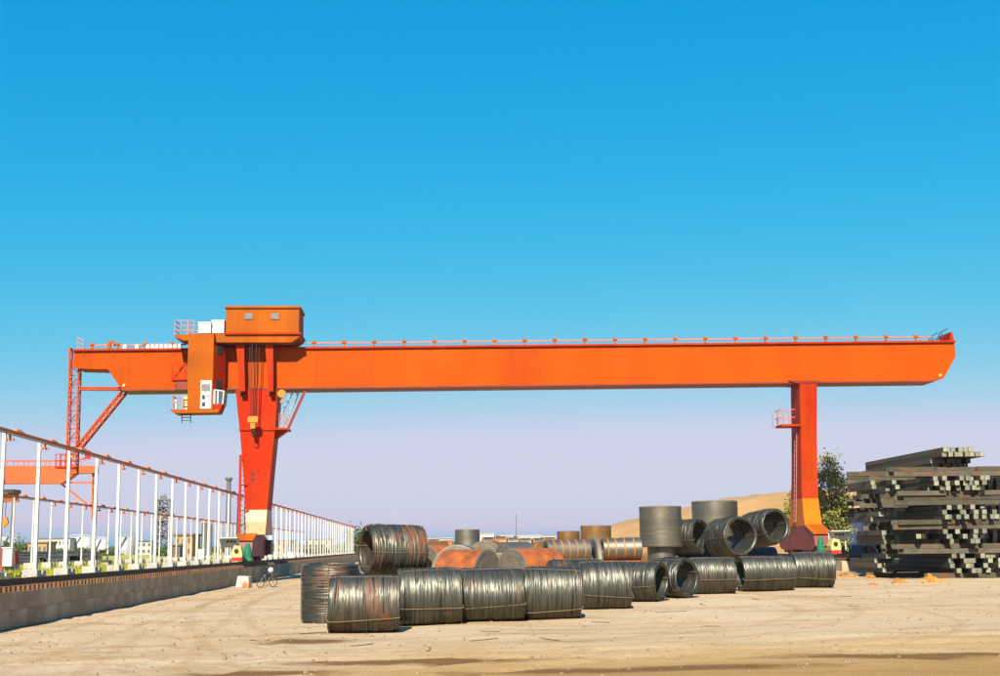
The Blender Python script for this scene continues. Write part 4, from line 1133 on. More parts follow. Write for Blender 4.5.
# upper layer
def upper(label, xc, yc, Y, Rr, L, yaw, tilt=0, seed=40, inner=.78, rusty=False, zc=None):
    p = at(xc, yc, Y)
    wire_coil('wire_coil', label, (p.x, Y, zc if zc is not None else p.z), Rr, L, yaw=R(yaw), tilt=R(tilt), seed=seed, inner=inner, rusty=rusty)
YT1 = gC.y + .55
upper('big wire coil lying askew on top at the left, its open eye facing left', 393, 550.2, YT1, 24.5 * YT1 / FPX, 1.72, 24, 1.5, 41, .80, True)
upper('leaning wire coil on top, leftmost of the three stacked on the right', 685, 537.0, 63.6, .86, 1.8, -42, -3, 42, .8)
upper('open-eyed wire coil on top, middle of the three stacked on the right', 730, 536.8, 62.4, .96, 1.75, -68, -3, 43, .80)
upper('open-eyed wire coil on top, rightmost and highest of the three on the right', 763, 528.2, 67.0, .94, 2.0, -63, -7, 44, .80)

# ================================================================== STRIP-STEEL COILS behind
def strip_mesh(Rr, L, seed, inner=.42, seg=56):
    g = np.random.default_rng(seed)
    prof = [(-L / 2 + .012, Rr - .0), (-L / 2 + .05, Rr + .002)]
    for k in range(1, 8): prof.append((-L / 2 + L * k / 8, Rr + g.normal(0, .003)))
    prof += [(L / 2 - .05, Rr + .002), (L / 2 - .012, Rr)]
    nn = 14
    for k in range(1, nn): prof.append((L / 2 + (.012 if k % 2 else -.010) + g.normal(0, .006), Rr + (Rr * inner - Rr) * k / nn))
    prof += [(L / 2 - .01, Rr * inner), (-L / 2 + .01, Rr * inner)]
    for k in range(nn - 1, 0, -1): prof.append((-L / 2 - (.012 if k % 2 else -.010) + g.normal(0, .006), Rr + (Rr * inner - Rr) * k / nn))
    return prof
def strip_coil(label, c, Rr, L, yaw=0.0, upright=False, body='strip_steel', face='strip_face', band='strap_orange', bands=(), axial=0, seed=0, inner=.42, bw=.03, cat='steel coil', group='strip steel coils', tilt=0.0):
    root = bpy.data.objects.new('strip_coil', None); COL.objects.link(root)
    root.location = c; root.rotation_euler = (0, tilt + (PI / 2 if upright else 0), yaw)
    tag(root, label, cat, group)
    seg = 56
    prof = strip_mesh(Rr, L, seed, inner, seg)
    ob = 11
    th = [2 * PI * i / seg for i in range(seg)]
    ringv = lambda p: [(p[0], p[1] * math.cos(t), p[1] * math.sin(t)) for t in th]
    def shell(ps, close, smooth=True):
        vs = [v for p in ps for v in ringv(p)]
        n = len(ps)
        fs = [(i * seg + j, i * seg + (j + 1) % seg, ((i + 1) % n) * seg + (j + 1) % seg, ((i + 1) % n) * seg + j) for i in range(n if close else n - 1) for j in range(seg)]
        mb = MB(); mb.add(vs, fs, smooth); return mb
    o = shell(prof[:ob], False).build('outer_wrap', body); o.parent = root
    o = shell(prof[ob - 1:] + [prof[0]], False).build('wound_edge', face); o.parent = root
    for x in bands:
        w = bw; X = x * L / 2
        o = shell([(X - w, Rr), (X - w, Rr + .014), (X + w, Rr + .014), (X + w, Rr)], True, False).build('band', band); o.parent = root
    for k in range(axial):
        t = 2 * PI * k / axial + .4
        a = Vector((0, math.cos(t), math.sin(t)))
        mb = MB(); mb.bar(Vector((-L / 2 - .03, 0, 0)) + a * (Rr + .012), Vector((L / 2 + .03, 0, 0)) + a * (Rr + .012), .06, .02)
        o = mb.build('tie_strap', band); o.parent = root
    return root
def up_stack(label, xl, xr, yt, Y, htop, lower_label, body='strip_steel', bands=(), seed=0, lowr=.8):
    s = Y / FPX
    Rr = (xr - xl) * s / 2
    X = atx((xl + xr) / 2, yt, Y)
    zt = atz((xl + xr) / 2, yt, Y - Rr)
    zg = gz(X, Y)
    strip_coil(label, (X, Y, zt - htop / 2), Rr, htop, upright=True, body=body, bands=bands, seed=seed, inner=.6, bw=.016, band='strap')
    h2 = zt - htop - zg
    if h2 > .3:
        strip_coil(lower_label, (X, Y, zg + h2 / 2 - .0), Rr * lowr, h2 + .02, upright=True, body=body, seed=seed + 1, inner=.5)
up_stack('tall grey steel coil standing upright with thin rusty bands, left of the stacked wire coils', 639, 681, 506, 62.5, 1.92, 'narrower steel coil below the tall upright grey coil', bands=(-.95, -.40, .12, .36, .90), seed=60, lowr=.66)
up_stack('grey upright steel coil whose rim rises behind the stacked wire coils', 691.5, 737, 500.5, 70.0, 1.9, 'steel coil supporting the upright coil behind the stacked wire coils', bands=(-.95, .95), seed=63)
up_stack('rusty brown upright coil on the back pile, left of the tall grey coil', 580.5, 611, 525.5, 76, 1.25, 'lower coil under the rusty brown upright coil', body='strip_brown', bands=(.9,), seed=66, lowr=1.15)
up_stack('short brown upright coil low at the back, beside the rusty upright one', 557, 579.5, 531, 90, 1.2, 'lower coil under the short brown upright coil', body='strip_brown', seed=69, lowr=1.1)
up_stack('small shiny upright steel coil alone above the rust-orange coils', 455, 479.5, 529.5, 72, 1.0, 'wide grey coil under the small shiny upright coil', bands=(), seed=72, lowr=1.5)
def strip_lying(label, xc, yt, Y, Rr, L, yaw, body, seed, bands=(), zb=None, inner=.42, face='strip_face'):
    p = at(xc, yt, Y); z = p.z - Rr if zb is None else zb + Rr
    return strip_coil(label, (p.x, Y, z), Rr, L, yaw=R(yaw), body=body, bands=bands, seed=seed, inner=inner, face=face), p.x, z - Rr
def strip_on(label, xc, yt, Y, L, yaw, body, seed, bands=(), inner=.42):
    """lies on the ground; radius from the height of its top"""
    p = at(xc, yt, Y); zg = gz(p.x, Y); Rr = (p.z - zg) / 2
    strip_coil(label, (p.x, Y, zg + Rr - .01), Rr, L, yaw=R(yaw), body=body, bands=bands, seed=seed, inner=inner)
strip_on('rust-orange strip coil with grey wound face turned right, left of the orange pair', 468, 549.0, 48.5, 1.75, -34, 'strip_rust', 80, inner=.3)
strip_on('rust-orange strip coil with grey wound face turned left, right of the orange pair', 531, 548.0, 48.5, 1.85, 34, 'strip_rust', 81, inner=.3)
strip_on('small rust-orange strip coil between the two bigger orange coils', 502, 552.5, 51.5, 1.1, 70, 'strip_rust', 82, inner=.3)
strip_on('dull grey strip coil arching up behind the left rust-orange coil', 459, 544.6, 54.5, 1.2, 80, 'strip_steel', 83, inner=.3)
def two_layer(label, low, xc, yt, ybm, Y, L, yaw, body, seed, bands):
    zt = atz(xc, yt, Y); zb = atz(xc, ybm, Y); X = atx(xc, yt, Y); Rr = (zt - zb) / 2
    strip_coil(label, (X, Y, zb + Rr), Rr, L, yaw=R(yaw), body=body, bands=bands, seed=seed, inner=.62)
    zg = gz(X, Y); r2 = (zb - zg) / 2
    strip_coil(low, (X, Y, zg + r2), r2 + .01, L * 1.05, yaw=R(yaw), body='strip_rust', seed=seed + 1, inner=.5)
two_layer('grey strip coil with orange bands lying on the back pile, its dark eye facing left', 'rusty coil under the orange-banded grey coil', 566.5, 539.5, 562, 57.5, 2.0, 14, 'strip_steel', 84, (-.7, -.35, 0, .35, .72))
two_layer('bright banded strip coil lying on the back pile beside the tall upright coil', 'rusty coil under the bright banded coil', 621, 538, 560, 58.5, 1.75, 2, 'strip_steel', 86, (-.75, -.35, .1, .6))
for i, (x, yt, Y, L_, yaw_, bdy, lab) in enumerate((
        (432, 541, 66, 1.5, 10, 'strip_brown', 'brown lying coil right behind the tilted top-left wire coil'),
        (489, 540.5, 70, 1.2, 60, 'strip_brown', 'dark brown coil between the orange pair and the distant row'),
        (515, 541.5, 66, 1.4, 20, 'strip_steel', 'dull grey lying coil behind the gap of the orange pair'),
        (547, 541.0, 72, 1.3, -30, 'strip_brown', 'brown coil left of the orange-banded grey coil'),
        (440, 545.0, 58, 1.5, 35, 'strip_rust', 'dark rusty coil left of the dull grey arching coil'),
        (592, 541, 66, 1.2, 15, 'strip_brown', 'brown coil behind the narrow dark ring'),
        (631, 537, 74, 1.3, 5, 'strip_brown', 'brown coil behind the bright banded coil'))):
    strip_on(lab, x, yt, Y, L_, yaw_, bdy, 140 + i, bands=(-.6, .6) if i % 2 else (), inner=.5)
# dark upright sheets between the two banded coils
p = at(596, 560, 58.2)
strip_coil('narrow dark steel ring standing between the two banded coils', (p.x, 58.4, gz(p.x, 58.4) + 1.12), 1.13, .26, yaw=R(4), body='strip_face', seed=88, inner=.6)
# far row of strapped bundles near the horizon
for i, (x, yt, bdy) in enumerate(((433, 539.5, 'strip_rust'), (446, 540.5, 'strip_rust'), (488, 537, 'strip_steel'), (500, 536, 'strip_brown'), (512.5, 537.5, 'strip_steel'), (525, 538, 'strip_steel'), (538, 538, 'strip_steel'), (549, 537, 'strip_brown'))):
    Y = 104.0; zt = atz(x, yt, Y); X = atx(x, yt, Y); zg = gz(X, Y); r = (zt - zg) / 4
    strip_coil('%s banded coil from the left in the upper layer of the distant row' % ORD[i + 1], (X, Y, zt - r), r, .92, yaw=R(3), body=bdy, bands=(-.9, .9), seed=100 + i, group='distant row of banded coils')
    strip_coil('banded coil in the lower layer of the distant row, hidden behind nearer coils', (X, Y, zg + r), r + .01, .92, yaw=R(3), body='strip_rust', bands=(-.9, .9), seed=120 + i, group='distant row of banded coils')

# ================================================================== STEEL BILLET STACK (right)
BS = 0.245
def billet_proto(L):
    mb = MB().box(-L / 2, L / 2, -BS / 2, BS / 2, -BS / 2, BS / 2)
    me_o = mb.build('billet', 'billet', bevel=.012)
    me_o.data.materials.append(M['billet_end'])
    for p in me_o.data.polygons:
        if abs(p.normal.x) > .9: p.material_index = 1
    return me_o
bprotos = {}
def billet(x, y, z, L, yaw, layer_label, roll=0.0, tilt=0.0):
    L = round(L * 2) / 2
    if L not in bprotos:
        bprotos[L] = billet_proto(L); o = bprotos[L]
    else:
        o = bprotos[L].copy(); COL.objects.link(o)
    o.location = (x, y, z); o.rotation_euler = (roll, tilt, yaw)
    tag(o, layer_label, 'billet', 'square steel billets in the stack')
    return o
YS = 64.5                                # front face of the stack
gs = gz(24, 70)
zy = lambda yp: atz(930, yp, YS)
xx = lambda xp, yp=520: atx(xp, yp, YS)
br = random.Random(5)
# (first pixel row, last pixel row, direction); from ground up
layers = [(583, 577.0, 'x'), (577.0, 556, 'y'), (556, 546.0, 'x'), (546.0, 531.5, 'y'), (531.5, 518.0, 'x'), (518, 504.5, 'y'), (504.5, 491.5, 'x'), (491.5, 476.5, 'y'), (476.5, 466, 'x'), (466, 447, 'y')]
ends_px = {1: (978, 1004, 948), 3: (940, 985, 940), 5: (945, 998, 945), 7: (940, 992, 940), 9: (950, 984, 950)}
zc = gs
nx_names = ['bottom', 'third', 'fifth', 'seventh', 'ninth']
for li, (pb_, pt_, dr) in enumerate(layers):
    z0 = zc; z1 = zy(pt_)
    rows = max(1, int(round((z1 - z0) / BS)))
    zc = z0 + rows * BS
    from_top = len(layers) - li
    if dr == 'x':
        lab = 'long steel billet lying crosswise, %s layer from the top of the stack' % ORD[from_top]
        xl = xx({0: 924, 2: 897, 4: 900, 6: 902, 8: 895}[li])
        for r in range(rows):
            z = z0 + BS * (r + .5)
            for c in (0, 2, 4, 6):                      # rows of billets going back, in clusters with gaps
                y = YS + .35 + c * 2.0 + br.uniform(-.12, .12)
                for q in range({0: 3}.get(c, 2)):
                    L = br.choice((9.0, 9.5, 10.0))
                    yq = y + q * (BS + .015)
                    x0 = xl + br.uniform(-.2, .5) if c < 2 else atx(br.uniform(860, 893) if li < 6 else br.uniform(844, 885), 520, yq)
                    if r == rows - 1 and c == 0 and q == 0:
                        x0 = xl
                        L = br.choice((2.5, 3.0, 3.5))
                    billet(x0 + L / 2, yq, z, L, R(br.uniform(-1.2, 1.2)), lab)
            # right-hand remainder of the top row in front
        z = z0 + BS * (rows - .5)
        x0 = xx(983); billet(x0 + 2.5, YS + .35, z, 5.0, R(br.uniform(-.6, .6)), lab)
    else:
        lab = 'steel billet showing its square end, %s layer from the top of the stack' % ORD[from_top]
        xs0 = {1: 950, 3: 942, 5: 944, 7: 938, 9: 950}[li]
        xs1 = {1: 1000, 3: 984, 5: 1000, 7: 994, 9: 990}[li]
        X0, X1 = xx(xs0), xx(xs1)
        for r in range(rows):
            z = z0 + BS * (r + .5)
            x = X0 + (br.uniform(0, .3) if li != 9 else 0)
            while x < X1:
                fill = {0: .97}.get(r, .86 if r < rows - 1 else .62)
                if li == 9: fill = 1.0 if x < xx(980) else .4
                if br.random() < fill:
                    L = 12.0
                    yy = YS + br.choice((-.35, -.1, .05, .1, .3, .9)) * (1 if li != 9 else .2) + (1.6 if li == 9 and r < rows - 2 else 0)
                    billet(x, yy + L / 2, z, L, PI / 2 + R(br.uniform(-.5, .5)), lab, roll=R(br.uniform(-5, 5)) if r == rows - 1 and li != 9 else 0)
                x += BS + br.uniform(.005, .05 if li == 9 else .12)
            # bearers deeper in, so that the upper layers are carried on both sides
            if li != 9 and r < rows:
                for (px_, yo, L_) in ((br.uniform(899, 908), br.uniform(2.4, 4.4), 4.0), (br.uniform(912, 930), br.uniform(3.2, 4.6), 4.0), (1000, 1.9, 8.0), (1007, 1.6, 9.0), (1014, 1.5, 9.0), (962, 7.2, 5.0)):
                    if br.random() < .93: billet(xx(px_) + br.uniform(-.04, .04), YS + yo + L_ / 2 + br.uniform(-.15, .15), z, L_, PI / 2 + R(br.uniform(-.4, .4)), lab.replace('showing its square end,', 'set back in shade,'))
ztop_stack = zc
# billet sticking out askew at mid height, and loose ones on the left
p = at(944, 535, YS - .5)
billet(p.x - .3, YS + 1.2, atz(944, 536, YS) , 3.5, R(58), 'short billet poking out askew from the middle of the stack front', tilt=0)
# low outlying stubs to the left of the stack, further back
for i, (xp, yp, Y, L) in enumerate(((868, 480.5, 76.0, 4.0), (872, 502.5, 74.5, 3.5), (868, 526, 75.5, 3.0), (868, 549, 74.0, 4.0), (866, 562, 72.5, 5.0), (868, 575.5, 70.5, 5.0))):
    pass
# rubble and orange-brown scrap clumps on and around the stack
def clump(label, x, y, z, w, h, m, seed, cat='rubble', d=None):
    g = random.Random(seed); mb = MB()
    for k in range(26):
        rr = math.sqrt(g.random()); t = g.uniform(0, 2 * PI)
        cx, cy = x + w * rr * math.cos(t), y + (d or w * .6) * rr * math.sin(t)
        hh = h * (1 - rr * .8) * g.uniform(.5, 1.0)
        s = g.uniform(.07, .16)
        b0 = len(mb.v)
        pts = []
        n = 6
        for lev, (f, zz) in enumerate(((1.0, 0.0), (.9, .45), (.45, 1.0))):
            for i in range(n):
                a = 2 * PI * i / n + g.uniform(-.3, .3)
                pts.append((cx + s * f * math.cos(a) * g.uniform(.7, 1.3), cy + s * f * math.sin(a) * g.uniform(.7, 1.3), z - .03 + hh * zz * g.uniform(.8, 1.1)))
        fs = [(l * n + i, l * n + (i + 1) % n, (l + 1) * n + (i + 1) % n, (l + 1) * n + i) for l in range(2) for i in range(n)] + [tuple(range(2 * n, 3 * n))]
        mb.add(pts, fs)
    return tag(mb.build('rubble_heap', m, loc=(x, y, z)), label, cat, 'orange rubble clumps around the billet stack')
for i, (xp, yp, Y, w, h, m_, lab) in enumerate((
        (933, 582, 62.8, .75, .32, 'rust_rubble', 'widest orange rubble heap spilled at the foot of the billet stack'),
        (921, 574, 63.9, .22, .50, 'rust_rubble', 'yellow-orange lump perched above the rubble heap at the stack foot'),
        (899, 582, 63.0, .32, .30, 'rust_rubble', 'small orange rubble clump left of the wide heap at the stack foot'),
        (873, 584, 63.0, .14, .16, 'rubble_orange', 'tiny bright orange lump on the ground left of the stack'),
        (870, 577, 67.0, .26, .28, 'rust_rubble', 'orange lump in front of the shaded left side of the stack'),
        (845, 576, 70.0, .75, .38, 'rust_rubble', 'orange-brown spoil between the last front coil and the stack'))):
    g = ground_at(xp, yp)
    zz = gz(g.x, g.y)
    if i == 1:
        clump(lab, xx(921), 63.9, gz(24, 63.6) + .0, .24, .36, m_, 200 + i)
    else:
        clump(lab, g.x, g.y, zz, w, h, m_, 200 + i)

# ================================================================== SMALL THINGS BY THE WALL
# bicycle parked in front of the wall, white bag on its handlebar
gb = ground_at(266.5, 587)
bike = bpy.data.objects.new('bicycle', None); COL.objects.link(bike)
bike.location = (gb.x, gb.y, gz(gb.x, gb.y) - .01); bike.rotation_euler = (R(6), 0, R(52))
tag(bike, 'parked bicycle with a white bag on the handlebar in front of the wall', 'bicycle')
def part(mb, name, m, parent):
    o = mb.build(name, m); o.parent = parent; return o
for X in (-.52, .52):
    mb = MB(); n = 24; rr = .33
    for k in range(n):
        a, b = 2 * PI * k / n, 2 * PI * (k + 1) / n
        mb.tube((X + rr * math.cos(a), 0, .34 + rr * math.sin(a)), (X + rr * math.cos(b), 0, .34 + rr * math.sin(b)), .024, 6)
    w = part(mb, 'wheel', 'bike_black', bike)
    mb = MB()
    for k in range(12):
        a = 2 * PI * k / 12; mb.tube((X, 0, .34), (X + .31 * math.cos(a), 0, .34 + .31 * math.sin(a)), .005, 4)
    mb.tube((X, -.05, .34), (X, .05, .34), .03, 8)
    part(mb, 'spokes', 'bike_tan', w)
mb = MB()
BBk, ST, HT, HB, RA_, FA = (-.08, 0, .30), (-.22, 0, .78), (.36, 0, .84), (.40, 0, .66), (-.52, 0, .34), (.52, 0, .34)
for a, b in ((BBk, ST), (BBk, HB), (ST, HT), (HT, HB), (HB, FA), (BBk, RA_), (ST, RA_)): mb.tube(a, b, .020, 6)
part(mb, 'frame', 'bike_tan', bike)
mb = MB(); mb.box(-.34, -.10, -.09, .09, .86, .92); mb.tube((-.22, 0, .76), (-.23, 0, .88), .018, 6); part(mb, 'saddle', 'bike_black', bike)
mb = MB(); mb.tube((.36, 0, .82), (.33, 0, 1.02), .018, 6); mb.tube((.33, -.27, 1.02), (.33, .27, 1.02), .016, 6); mb.tube((.33, -.27, 1.02), (.20, -.29, 1.0), .02, 6); mb.tube((.33, .27, 1.02), (.20, .29, 1.0), .02, 6); part(mb, 'handlebar', 'bike_black', bike)
mb = MB(); mb.tube((-.08, -.07, .30), (-.08, -.07, .13), .014, 5); mb.box(-.14, -.02, -.16, -.07, .11, .14); mb.tube((-.08, .07, .30), (-.08, .07, .47), .014, 5); mb.box(-.14, -.02, .07, .16, .46, .49); mb.tube((-.3, -.05, .3), (-.36, -.22, .03), .012, 5); part(mb, 'pedals', 'bike_black', bike)
def blob(cx, cy, cz, rx, ry, rz, seed, nz=8, ns=12, amp=.12):
    mb = MB(); vs = []; fs = []
    for i in range(nz + 1):
        ph = PI * i / nz
        for j in range(ns):
            t = 2 * PI * j / ns
            d = Vector((math.sin(ph) * math.cos(t), math.sin(ph) * math.sin(t), math.cos(ph)))
            k = 1 + amp * noise.noise(d * 1.7 + Vector((seed, seed * 2.3, 0)))
            vs.append((cx + d.x * rx * k, cy + d.y * ry * k, cz + d.z * rz * k))
    for i in range(nz):
        for j in range(ns):
            fs.append((i * ns + j, i * ns + (j + 1) % ns, (i + 1) * ns + (j + 1) % ns, (i + 1) * ns + j))
    mb.add(vs, fs, True); return mb
bag = blob(0, 0, 0, .17, .19, .17, 3).build('shopping_bag', 'bag_white')
bag.location = bike.location + Vector((.33 * math.cos(R(52)), .33 * math.sin(R(52)), 1.0))
tag(bag, 'round white bag resting on the handlebar of the parked bicycle', 'bag')
# whitewashed block with red stains at the foot of the wall
gk = ground_at(243, 587.5)
mat('stained_white', (0.80, 0.70, 0.58), 0.85, var=0.15, vscale=2, alt=(0.72, 0.16, 0.05), altscale=1.6, altamt=(0.5, 0.62), bump=.2, bscale=9)
mb = MB(); mb.prism([(-.42, 0), (.42, 0), (.36, .66), (-.30, .70)], -.35, .35)
o = mb.build('concrete_block', 'stained_white', bevel=.03); o.location = (gk.x, gk.y + .35, -.02); o.rotation_euler = (0, 0, R(-8))
tag(o, 'whitewashed red-stained block standing at the foot of the wall below the crane leg', 'block')
# pale bundles lying on top of the wall beyond the leg
for i, (x, y, rx, rz, m_, lab) in enumerate(((300.5, 556.5, .55, .5, 'bag_white', 'white bundle on the wall top, largest of those beyond the crane leg'),
        (281, 562, .35, .15, 'pale_yellow', 'small pale sack on the wall top just right of the crane leg'),
        (291, 561.6, .28, .14, 'bag_white', 'small pale sack on the wall top between the leg and the white bundle'),
        (330, 559.6, .4, .2, 'pale_yellow', 'flat pale sack on the wall top nearest the left coil'))):
    Y = -RAILX * FPX / (428 - x) * .985
    X = RAILX + .02 if False else RAILX - .78
    ob = blob(0, 0, 0, rx, rx * .8, rz, 7 + i, amp=.3).build('sack', m_)
    ob.location = (X, Y, WTOP - .03 + rz * .92)
    tag(ob, lab, 'sack', 'pale sacks on the wall')
# white switch cabinet at the left edge and a small one further along, on the grass
for i, (xp, Y, w, h, lab) in enumerate(((7, 78, .55, 1.05, 'white switch cabinet on legs in the grass at the left edge'), (201, 118, .55, .85, 'small white cabinet in the grass left of the crane leg'))):
    X = atx(xp, 560, Y)
    t = thing('switch_cabinet', lab, 'cabinet', (X, Y, WTOP))
    MB().box(X - w / 2, X + w / 2, Y, Y + .5, WTOP + .35, WTOP + .35 + h).build('box', 'white_paint', t, bevel=.02)
    mb = MB(); mb.box(X - w / 2 - .05, X + w / 2 + .05, Y - .05, Y + .55, WTOP + .35 + h, WTOP + .42 + h); mb.build('roof', 'white_paint', t)
    for dx in (-w / 2 + .06, w / 2 - .06):
        for y in (Y + .06, Y + .44): MB().bar((X + dx, y, WTOP - .1), (X + dx, y, WTOP + .36), .06).build('leg', 'dark_steel', t)
X = atx(4, 560, 82); 
o = MB().prism([(X - .6, WTOP - .05), (X + .6, WTOP - .05), (X + .45, WTOP + 1.3), (X - .5, WTOP + 1.5)], 82.5, 83.3).build('machine_hood', 'flag_red', bevel=.05, loc=(X, 82.5, WTOP))
tag(o, 'red machine hood behind the white switch cabinet at the left edge', 'machine')

# ================================================================== RIGHT BACKGROUND: shed, tree, bushes
YD = 112.0
ex0 = atx(820.6, 507, YD); ex1 = ex0 + 14
ez = atz(835, 506.2, YD); rz_ = atz(862, 488.2, YD + 5)
shed = thing('storage_shed', 'dark open-fronted shed with tan hipped roof behind the right crane leg', 'shed', ((ex0 + ex1) / 2, YD + 5, .38))
rx0, rx1 = atx(854, 488, YD + 5), ex1 - 2.6
mb = MB()
A = [(ex0, YD, ez), (ex1, YD, ez), (ex1, YD + 10, ez), (ex0, YD + 10, ez), (rx0, YD + 5, rz_), (rx1, YD + 5, rz_)]
B = [(x, y, z - .18) for x, y, z in A]
mb.add(A + B, [(0, 1, 5, 4), (1, 2, 5), (2, 3, 4, 5), (3, 0, 4), (6, 7, 1, 0), (7, 8, 2, 1), (8, 9, 3, 2), (9, 6, 0, 3), (6, 10, 11, 7), (7, 11, 8), (8, 11, 10, 9), (9, 10, 6)])
rf = mb.build('roof', 'roof_tan', shed)
mb = MB()
for k in range(18):
    t = k / 17
    a = Vector((ex0 + (ex1 - ex0) * t, YD, ez + .02)); b = Vector((rx0 + (rx1 - rx0) * t, YD + 5, rz_ + .02))
    mb.bar(a, b, .09, .06)
mb.build('roof_batten', 'roof_tan', rf)
MB().box(ex0 + .5, ex1 - .5, YD + 1.2, YD + 1.4, .2, ez - .2).build('wall', 'navy_shade', shed)
MB().box(ex0 + .5, ex0 + .7, YD + 1.4, YD + 9.3, .2, ez - .2).build('wall', 'navy_shade', shed)
for k in range(7):
    X = ex0 + .6 + k * 1.9; MB().box(X - .1, X + .1, YD + .9, YD + 1.15, .2, ez - .1).build('pillar', 'dark_steel', shed)
xb = atx(849, 515, YD + 1.1)
MB().box(xb - .4, xb + 1.1, YD + 1.08, YD + 1.19, 1.0, ez - .5).build('door', 'blue_panel', shed)

def leaves(mb, pts, size, g):
    for p in pts:
        n = Vector((g.gauss(0, 1), g.gauss(0, 1), g.gauss(0, 1) + .4)).normalized()
        a = n.orthogonal().normalized(); b = n.cross(a)
        th = g.uniform(0, 2 * PI); a, b = a * math.cos(th) + b * math.sin(th), b * math.cos(th) - a * math.sin(th)
        s = size * g.uniform(.6, 1.3)
        mb.add([p - a * s, p + b * s * .45, p + a * s, p - b * s * .45], [(0, 1, 2, 3)])
def tree(label, X, Y, zg, h, rad, nleaf, seed, leafsize=.2, lm='leaf', group=None, sparse_top=True, trunk_r=.18, low=.2):
    g = random.Random(seed)
    t = thing('tree', label, 'tree', (X, Y, zg), group)
    mb = MB(); tips = []
    base = Vector((X, Y, zg - .1)); topv = Vector((X + g.uniform(-.3, .3), Y, zg + h * .93))
    prev = base
    stem = []
    for k in range(1, 9):
        c = base.lerp(topv, k / 8) + Vector((g.uniform(-.12, .12), g.uniform(-.12, .12), 0))
        mb.tube(prev, c, trunk_r * (1 - (k - 1) / 8.6), 7, trunk_r * (1 - k / 8.6)); stem.append(c); prev = c
    for k in range(46):
        u = g.uniform(low, .97); i = min(7, int(u * 8)); s = base.lerp(topv, u) if i == 0 else stem[i - 1].lerp(stem[i], u * 8 - i)
        w = rad * (math.sin(PI * min(1, (u - low + .12) / (1.1 - low))) ** .7) * g.uniform(.55, 1.1)
        a = g.uniform(0, 2 * PI)
        e = s + Vector((math.cos(a) * w, math.sin(a) * w, w * g.uniform(.25, .9)))
        m_ = s.lerp(e, .5) + Vector((g.uniform(-.15, .15), g.uniform(-.15, .15), -.05 * w))
        mb.tube(s, m_, trunk_r * .28 * (1.1 - u), 5, trunk_r * .18 * (1.1 - u)); mb.tube(m_, e, trunk_r * .18 * (1.1 - u), 5, .008)
        tips += [m_, m_.lerp(e, .5), e, e]
        for q in range(3):
            f = s.lerp(e, g.uniform(.5, 1)); e2 = f + Vector((g.gauss(0, .35), g.gauss(0, .35), g.uniform(.1, .6))) * (rad / 2)
            mb.tube(f, e2, .018, 4, .006); tips.append(e2); tips.append(f.lerp(e2, .6))
    mb.build('trunk', 'bark', t)
    mb = MB(); pts = []
    for k in range(nleaf):
        c = g.choice(tips)
        if sparse_top and g.random() < sstep(zg + h * .55, zg + h, c.z) * .8: continue
        sp = .30 * rad / 1.8
        pts.append(c + Vector((g.gauss(0, sp), g.gauss(0, sp), g.gauss(0, sp * .8))))
    leaves(mb, pts, leafsize, g)
    mb.build('crown', lm, t)
    return t
Xt = atx(833, 520, 105)
tree('sparse poplar-like tree with thin twiggy top behind the right crane leg', Xt, 105, .38, atz(834, 449, 105) - .38, 1.9, 9500, 3, .13)
tree('smaller bushy tree half hidden left of the right crane leg', atx(797, 520, 112), 112, .38, 6.6, 1.3, 2500, 4, .14)
def bush(label, X, Y, zg, r, h, n, seed, size=.12, group='low bushes', lm='leaf_bush'):
    g = random.Random(seed)
    t = thing('bush', label, 'bush', (X, Y, zg), group)
    mb = MB(); tips = []
    for k in range(14):
        a = g.uniform(0, 2 * PI); rr = r * math.sqrt(g.random()) * .9
        e = Vector((X + rr * math.cos(a), Y + rr * math.sin(a), zg + h * g.uniform(.5, 1) * (1 - .4 * rr / r)))
        mb.tube((X + .1 * math.cos(a), Y + .1 * math.sin(a), zg - .05), e, .03, 4, .008); tips.append(e)
    mb.build('stems', 'bark', t)
    mb = MB()
    leaves(mb, [g.choice(tips) + Vector((g.gauss(0, r * .25), g.gauss(0, r * .25), g.gauss(-.1 * h, h * .2))) for _ in range(n)], size, g)
    mb.build('foliage', lm, t)
bush('green bush against the dark shed wall right of the crane leg', atx(833, 520, 108), 108, .4, 1.2, 2.6, 900, 1)

